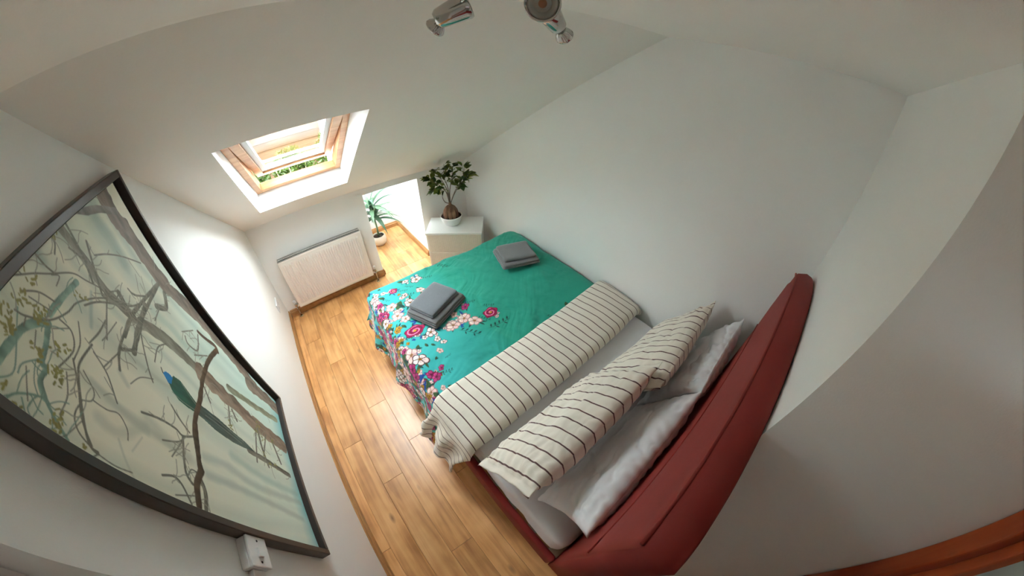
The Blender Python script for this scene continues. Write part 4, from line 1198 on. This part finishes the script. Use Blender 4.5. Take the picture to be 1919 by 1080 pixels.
box('plinth', (-wn_ / 2 + 0.022, -dn_ / 2 + 0.040, 0.0), (wn_ / 2 - 0.022, -dn_ / 2 + 0.055, 0.05), M['ns'], nsd)
for z0_, z1_ in ((0.055, 0.268), (0.274, 0.488)):
    dwr = box('drawer_front', (-wn_ / 2 + 0.010, -dn_ / 2 + 0.014, z0_), (wn_ / 2 - 0.010, -dn_ / 2 + 0.030, z1_), M['reed'], nsd, 0.002)
    b = bmesh.new()
    x_ = -wn_ / 2 + 0.020
    while x_ < wn_ / 2 - 0.026:
        add_box(b, (x_, -dn_ / 2 + 0.009, z0_ + 0.004), (x_ + 0.0085, -dn_ / 2 + 0.0145, z1_ - 0.004), 0.0022, 1); x_ += 0.0125
    obj('ribs', bm_mesh('ribs', b), M['reed'], dwr)

# ------------------------------------------------------------------ ginseng ficus in a white bowl
BXc, BYc = 1.905, 2.862
bon = tag(empty('potted_bonsai', (BXc, BYc, hn_)), 'small ficus bonsai with bulging roots in a white bowl', 'plant')
b = bmesh.new()
add_lathe(b, [(0, 0), (0.070, 0), (0.082, 0.010), (0.104, 0.050), (0.114, 0.088), (0.117, 0.102), (0.112, 0.105), (0.107, 0.098), (0.104, 0.080), (0, 0.078)], 48, None, lambda k, z: 0.004 * math.sin(z * 260))
obj('bowl', bm_mesh('bowl', b, True), M['ceramic'], bon)
b = bmesh.new()
add_lathe(b, [(0, 0.094), (0.03, 0.096), (0.07, 0.093), (0.1055, 0.090), (0.1045, 0.082), (0, 0.081)], 36, None, lambda k, z: 0.01 * math.sin(k * 2.1))
obj('soil', bm_mesh('soil', b, True), M['soil'], bon)
b = bmesh.new()
def rt(p): return Vector(p)
roots = [(-0.062, -0.018), (-0.038, -0.055), (-0.005, -0.066), (0.030, -0.050), (0.052, -0.018), (0.045, 0.035), (0.0, 0.055), (-0.045, 0.035)]
for i, (rx, ry) in enumerate(roots):
    w_ = [0.024, 0.020, 0.022, 0.021, 0.023, 0.022, 0.022, 0.024][i]
    add_tube(b, [(rx * 1.18, ry * 1.18, 0.082), (rx * 1.05, ry * 1.05, 0.115), (rx * 0.86, ry * 0.86, 0.150), (rx * 0.52, ry * 0.52, 0.182), (rx * 0.18, ry * 0.18, 0.205)], [w_ * 0.75, w_ * 1.02, w_ * 1.2, w_ * 1.15, w_ * 0.85], 10)
add_lathe(b, [(0, 0.085), (0.045, 0.10), (0.055, 0.135), (0.050, 0.170), (0.034, 0.200), (0.017, 0.222), (0.012, 0.245), (0, 0.247)], 16)
obj('root_trunk', bm_mesh('root_trunk', b, True), M['root'], bon)
udir = Vector((0.795, -0.607, 0)); wdir = Vector((0.607, 0.795, 0))
def loc(u_, w_, z_): return udir * u_ + wdir * w_ + Vector((0, 0, z_))
ficus_leaf = None
def leaf_mesh(name, ln, wd, fold, droop, nseg=5):
    V = []; F = []
    for i in range(nseg + 1):
        t_ = i / nseg
        w_ = wd * (math.sin(math.pi * min(1, t_ ** 0.8)) ** 0.8) * (1 if t_ < 1 else 0)
        z_ = -droop * t_ * t_
        V += [(t_ * ln, -w_, z_ + fold * w_), (t_ * ln, 0, z_), (t_ * ln, w_, z_ + fold * w_)]
    for i in range(nseg):
        a = i * 3
        F += [(a, a + 3, a + 4, a + 1), (a + 1, a + 4, a + 5, a + 2)]
    return mesh(name, V, F, True)
lm = leaf_mesh('leaf', 0.078, 0.023, 0.35, 0.018); lm.materials.append(M['ficus'])
rb = random.Random(3)
# (u across the picture, depth, height) of the branch tips
stems = [((0, 0, .235), (-0.004, 0, .40), (-0.03, .0, .52), (-0.02, 0, .655)),
         ((0.004, 0, .235), (.012, 0, .38), (0.05, .01, .53), (.06, 0.02, .62)),
         ((0.008, 0, .235), (.05, 0, .33), (.115, -.01, .43), (.20, 0, .53)),
         ((0.008, 0, .235), (.06, 0.02, .36), (.14, .03, .48), (.17, .02, .60)),
         ((-0.006, 0, .235), (-.03, 0, .37), (-.10, -.01, .45), (-.18, -.02, .50)),
         ((-0.006, 0, .235), (-.05, 0.01, .245), (-.07, 0, .30), (-.065, -.01, .36)),
         ((-0.002, 0, .235), (-.01, -.02, .35), (-.06, -.05, .43), (-.11, -.07, .42)),
         ((0, 0, .235), (-.02, 0.0, .40), (-.09, .02, .53), (-.12, .02, .585))]
b_all = []
for st in stems:
    pts = [loc(*p) for p in st]
    cur = []
    for i in range(13):
        t_ = i / 12 * 3; k = min(int(t_), 2); f = t_ - k
        p0, p1, p2, p3 = pts[max(k - 1, 0)], pts[k], pts[k + 1], pts[min(k + 2, 3)]
        cur.append(0.5 * ((2 * p1) + (p2 - p0) * f + (2 * p0 - 5 * p1 + 4 * p2 - p3) * f * f + (-p0 + 3 * p1 - 3 * p2 + p3) * f ** 3))
    bmt = bmesh.new(); add_tube(bmt, cur, [0.0052 - 0.0032 * i / 12 for i in range(13)], 6)
    obj('stem', bm_mesh('stem', bmt, True), M['stem'], bon)
    b_all.append(cur)
def put_leaf(p, d, sc):
    tipw = Vector((BXc, BYc, hn_)) + p + d.normalized() * 0.085 * sc     # keep clear of wall and slope
    if tipw.x > W - 0.02 or tipw.z > slope_z(tipw.y) - 0.03 or tipw.y > L - 0.03: return
    o = obj('leaf', lm, None, bon, p)
    z_ax = Vector((0, 0, 1)); d = d.normalized()
    y_ax = z_ax.cross(d)
    if y_ax.length < 1e-3: y_ax = Vector((0, 1, 0))
    y_ax.normalize(); z2 = d.cross(y_ax)
    Rm = Matrix((d, y_ax, z2)).transposed()
    o.rotation_euler = (Rm @ Matrix.Rotation(rb.uniform(-0.7, 0.7), 3, 'X')).to_euler()
    o.scale = (sc, sc, sc)
for si, cur in enumerate(b_all):
    if si == 5: continue
    for k in range(26):
        i = rb.choice([6, 7, 8, 9, 10, 11, 12, 12, 12])
        side = Vector((rb.uniform(-1, 1), rb.uniform(-1, 1), rb.uniform(-0.35, 0.55)))
        side += (cur[12] - cur[8]).normalized() * 0.5
        put_leaf(cur[i] + side.normalized() * rb.uniform(0.0, 0.035), side, rb.uniform(0.75, 1.15))
for k in range(14):                             # hanging leaves on the right and left ends
    cur = b_all[rb.choice([2, 2, 4, 6])]
    side = Vector((rb.uniform(-.6, .6), rb.uniform(-.6, .6), rb.uniform(-1, -0.3)))
    put_leaf(cur[rb.choice([9, 10, 11, 12])], side, rb.uniform(0.8, 1.1))

# ------------------------------------------------------------------ strap-leaved plant in the alcove
pl = tag(empty('potted_dracaena', (1.318, 3.865, 0)), 'pale strap-leaved houseplant in a round pot on the alcove floor', 'plant')
b = bmesh.new()
add_lathe(b, [(0, 0), (0.062, 0), (0.086, 0.030), (0.098, 0.075), (0.092, 0.115), (0.080, 0.135), (0.074, 0.135), (0.080, 0.105), (0, 0.104)], 36)
obj('pot', bm_mesh('pot', b, True), M['ceramic2'], pl)
b = bmesh.new(); add_lathe(b, [(0, 0.122), (0.04, 0.123), (0.0765, 0.118), (0.076, 0.106), (0, 0.106)], 24)
obj('soil', bm_mesh('soil', b, True), M['soil'], pl)
b = bmesh.new(); add_tube(b, [(0, 0, 0.10), (0.008, -0.005, 0.25), (0.0, 0.0, 0.58)], [0.014, 0.012, 0.010], 8)
obj('stem', bm_mesh('stem', b, True), M['dracaena'], pl)
def strap(ln, wd, el, droop):
    V = []; F = []
    n_ = 9; x_ = z_ = 0.0; a = el
    for i in range(n_ + 1):
        t_ = i / n_
        w_ = wd * (0.45 + 0.55 * math.sin(math.pi * min(1, t_ * 1.1 + .1))) * (1 - t_ ** 4)
        V += [(x_, -w_, z_ + 0.25 * w_), (x_, 0, z_), (x_, w_, z_ + 0.25 * w_)]
        x_ += ln / n_ * math.cos(a); z_ += ln / n_ * math.sin(a); a -= droop / n_
    for i in range(n_):
        k = i * 3; F += [(k, k + 3, k + 4, k + 1), (k + 1, k + 4, k + 5, k + 2)]
    return mesh('leaf', V, F, True)
straps = [strap(0.42, 0.026, 0.9, 1.3), strap(0.40, 0.029, 0.4, 1.3), strap(0.36, 0.030, -0.1, 1.0), strap(0.34, 0.022, 1.25, 0.7)]
for me in straps: me.materials.append(M['dracaena'])
rd = random.Random(9)
for k in range(40):
    kind = [3, 0, 0, 1, 1, 2][k % 6]
    o = obj('leaf', straps[kind], None, pl, (0, 0, 0.58 - 0.006 * k))
    az = k * 2.399 + rd.uniform(-.2, .2)
    # leaves turned towards the cheek wall are bent shorter
    sc = 0.42 if math.cos(az) < -0.35 else (0.72 if math.sin(az) > 0.55 else 1.0)
    o.rotation_euler = (0, rd.uniform(-.1, .1), az); o.scale = (sc, 1, sc)

# ------------------------------------------------------------------ chrome twin spotlight on the flat ceiling
sp = tag(empty('ceiling_spotlight', (1.05, 0.80, HC)), 'chrome ceiling spotlight bar with two swivelling lamp heads', 'lamp')
so_ = Vector(sp.location)
b = bmesh.new(); add_box(b, (-0.20, -0.02, -0.022), (0.20, 0.02, 0.0), 0.006)
obj('ceiling_bar', bm_mesh('ceiling_bar', b, True), M['chrome'], sp)
camp = Vector((0.5645, 0.2108, 2.1308))
M['lens'] = plain('lamp_lens', (0.36, 0.36, 0.33), 0.25, noise=0.2, nscale=60)
M['ringgrey'] = plain('lamp_inner_ring', (0.42, 0.40, 0.36), 0.35, metal=0.6, noise=0.1)
M['amber'] = plain('lamp_led_core', (0.30, 0.14, 0.08), 0.4, noise=0.2, nscale=90)
def ribs14(k, z): return 0.10 * (1 if k % 4 < 2 else -1)
# head turned to the room (its front is seen)
lc = Vector((1.112, 0.788, 2.246)); capc = Vector((1.222, 0.823, 2.186))
hd = empty('lamp_head'); hd.parent = sp
axis = (camp - lc).normalized()
MA = Matrix.Translation(-so_) @ axis_mat(lc, axis)
def hpart(name, prof, m, Mx, segs=40, rip=None):
    b_ = bmesh.new(); add_lathe(b_, prof, segs, Mx, rip); return obj(name, bm_mesh(name, b_, True), m, hd)
hpart('bezel', [(0.012, -0.034), (0.030, -0.026), (0.038, -0.008), (0.0405, 0.004), (0.0385, 0.007), (0.034, 0.003), (0.033, -0.002)], M['chrome'], MA)
hpart('lens_ring', [(0.033, -0.002), (0.030, 0.001), (0.027, -0.003), (0.019, -0.008)], M['ringgrey'], MA)
hpart('lens', [(0.0195, -0.006), (0.014, -0.003), (0.0095, -0.0025)], M['lens'], MA)
hpart('led', [(0.0098, -0.003), (0.006, -0.001), (0.0, 0.0)], M['amber'], MA)
ax2 = (capc - (lc - axis * 0.02))
b = bmesh.new()
add_tube(b, [lc - axis * 0.022 + ax2 * t_ - so_ for t_ in (0.12, 0.4, 0.7, 0.86)], [0.027, 0.026, 0.021, 0.011], 24)
obj('body', bm_mesh('body', b, True), M['chrome'], hd)
MC = Matrix.Translation(-so_) @ axis_mat(capc - ax2.normalized() * 0.012, ax2)
hpart('ribbed_cap', [(0.0, -0.010), (0.009, -0.010), (0.016, 0.0), (0.021, 0.012), (0.0235, 0.016), (0.022, 0.019), (0.0, 0.020)], M['chrome'], MC, 56, lambda k, z: 0.07 * (1 if k % 4 < 2 else -1) if -0.004 < z < 0.014 else 0)
b = bmesh.new(); add_tube(b, [lc - axis * 0.03 - so_, Vector((0.06, 0.0, -0.015))], 0.005, 8)
obj('swivel_arm', bm_mesh('swivel_arm', b, True), M['chrome'], hd)
# head turned away (a barrel seen from behind)
hd = empty('lamp_head'); hd.parent = sp
c2 = Vector((0.950, 0.900, 2.225)); axis2 = Vector((0.072, -0.040, 0.034)).normalized()
MB2 = Matrix.Translation(-so_) @ axis_mat(c2, axis2)
hpart('body', [(0.0, -0.036), (0.015, -0.036), (0.022, -0.028), (0.026, 0.0), (0.029, 0.030), (0.030, 0.040), (0.028, 0.044), (0.0, 0.036)], M['chrome'], MB2)
cap2 = Vector((0.940, 0.935, 2.206)); ax3 = Vector((-0.35, 0.65, -0.55)).normalized()
MC = Matrix.Translation(-so_) @ axis_mat(cap2, ax3)
hpart('ribbed_cap', [(0.0, -0.012), (0.008, -0.012), (0.014, -0.002), (0.022, 0.010), (0.0245, 0.014), (0.023, 0.017), (0.0, 0.018)], M['chrome'], MC, 56, lambda k, z: 0.06 * (1 if k % 4 < 2 else -1) if -0.006 < z < 0.012 else 0)
b = bmesh.new(); add_tube(b, [c2 - so_, Vector((-0.07, 0.0, -0.015))], 0.005, 8)
obj('swivel_arm', bm_mesh('swivel_arm', b, True), M['chrome'], hd)

# ------------------------------------------------------------------ switch by the picture and socket by the far corner
sw_ = tag(empty('wall_switch', (0, 0.578, 1.26)), 'white surface-mounted switch just past the bottom edge of the picture frame', 'switch')
box('back_box', (0, -0.043, -0.043), (0.026, 0.043, 0.043), M['plastic'], sw_, 0.003)
pt = box('face_plate', (0.026, -0.044, -0.044), (0.035, 0.044, 0.044), M['plastic'], sw_, 0.003)
rk = box('rocker', (0.035, -0.016, -0.010), (0.041, 0.010, 0.010), M['plastic'], sw_, 0.001)
for y_ in (-0.030, 0.030):
    b = bmesh.new(); add_lathe(b, [(0, 0.0352), (0.0034, 0.0352), (0.0030, 0.0362), (0, 0.0362)], 12, Matrix.Translation((0, y_, 0)) @ Matrix.Rotation(math.pi / 2, 4, 'Y'))
    obj('screw', bm_mesh('screw', b), M['black'], sw_)
box('cable_trunking', (0, -0.100, -0.030), (0.018, -0.044, 0.022), M['plastic'], sw_, 0.002)
sk = tag(empty('wall_socket', (0, 2.878, 0.40)), 'white double socket low on the wall near the radiator', 'socket')
box('face_plate', (0, -0.073, -0.043), (0.011, 0.073, 0.043), M['plastic'], sk, 0.003)
for y_ in (-0.036, 0.036):
    box('rocker', (0.011, y_ - 0.006, 0.014), (0.014, y_ + 0.006, 0.032), M['plastic'], sk, 0.001)
    for dz, dy in ((0.0, 0.0), (-0.016, -0.011), (-0.016, 0.011)):
        box('pin_hole', (0.0105, y_ + dy - 0.003, dz - 0.003), (0.0114, y_ + dy + 0.003, dz + 0.003), M['black'], sk)

# ------------------------------------------------------------------ garden seen through the roof window
gd = bmesh.new(); add_box(gd, (-8, 4.6, -0.7), (10, 16, -0.6))
tag(obj('ground', bm_mesh('ground', gd), M['ground']), kind='structure', label='garden ground outside')
fe = tag(empty('garden_fence', (0.8, 6.2, -0.6)), 'weathered board fence seen through the roof window', 'fence')
fb = None
for k in range(18):
    if fb is None:
        b = bmesh.new(); add_box(b, (-3.5, -0.012, 0), (3.5, 0.012, 0.138), 0.004, 1); fb = bm_mesh('board', b); fb.materials.append(M['fence'])
    o = obj('board', fb, None, fe, (0, 0, 0.04 + k * 0.130)); o.rotation_euler = (math.radians(-9), 0, 0)   # lapped boards
for x_ in (-3.4, -1.2, 1.0, 3.2):
    box('post', (x_ - 0.05, 0.02, 0), (x_ + 0.05, 0.12, 2.5), M['fence'], fe, 0.004)
def shrub(cx, cy, rx, rz_, z0, nleaf, seed, label):
    e = tag(empty('garden_shrub', (cx, cy, -0.6)), label, 'shrub', 'shrubs in front of the fence')
    rs = np.random.default_rng(seed)
    b = bmesh.new()
    for k in range(7):
        a = k * 0.9
        add_tube(b, [(0, 0, 0), (0.4 * rx * math.cos(a), 0.4 * rx * math.sin(a), (z0 + 0.6) * 0.6), (0.8 * rx * math.cos(a), 0.6 * rx * math.sin(a), z0 + 0.6 + rz_ * 0.4)], [0.018, 0.012, 0.005], 6)
    obj('branches', bm_mesh('branches', b, True), M['stem'], e)
    d = rs.normal(size=(nleaf, 3)); d /= np.linalg.norm(d, axis=1)[:, None]
    c_ = d * (rs.uniform(0.25, 1, nleaf) ** 0.5)[:, None] * np.array([rx, rx * 0.6, rz_]) + np.array([0, 0, z0 + 0.6])
    a = rs.normal(size=(nleaf, 3)); a /= np.linalg.norm(a, axis=1)[:, None]
    n_ = np.cross(a, rs.normal(size=(nleaf, 3))); n_ /= np.linalg.norm(n_, axis=1)[:, None]
    ln = rs.uniform(0.03, 0.06, nleaf)[:, None]; wd = ln * 0.3
    P = np.stack([c_ - a * ln, c_ + n_ * wd, c_ + a * ln, c_ - n_ * wd], 1).reshape(-1, 3)
    F = [(4 * i, 4 * i + 1, 4 * i + 2, 4 * i + 3) for i in range(nleaf)]
    o = obj('foliage', mesh('foliage', P, F), M['shrub'], e); o['kind'] = 'stuff'
shrub(-0.10, 5.35, 0.36, 0.44, 0.82, 2400, 1, 'bushy green shrub outside, leftmost through the roof window')
shrub(0.62, 5.40, 0.36, 0.44, 0.80, 2400, 2, 'bushy green shrub outside, middle of the roof window view')
shrub(1.36, 5.45, 0.38, 0.52, 0.88, 2600, 3, 'tallest green shrub outside, at the right of the roof window view')
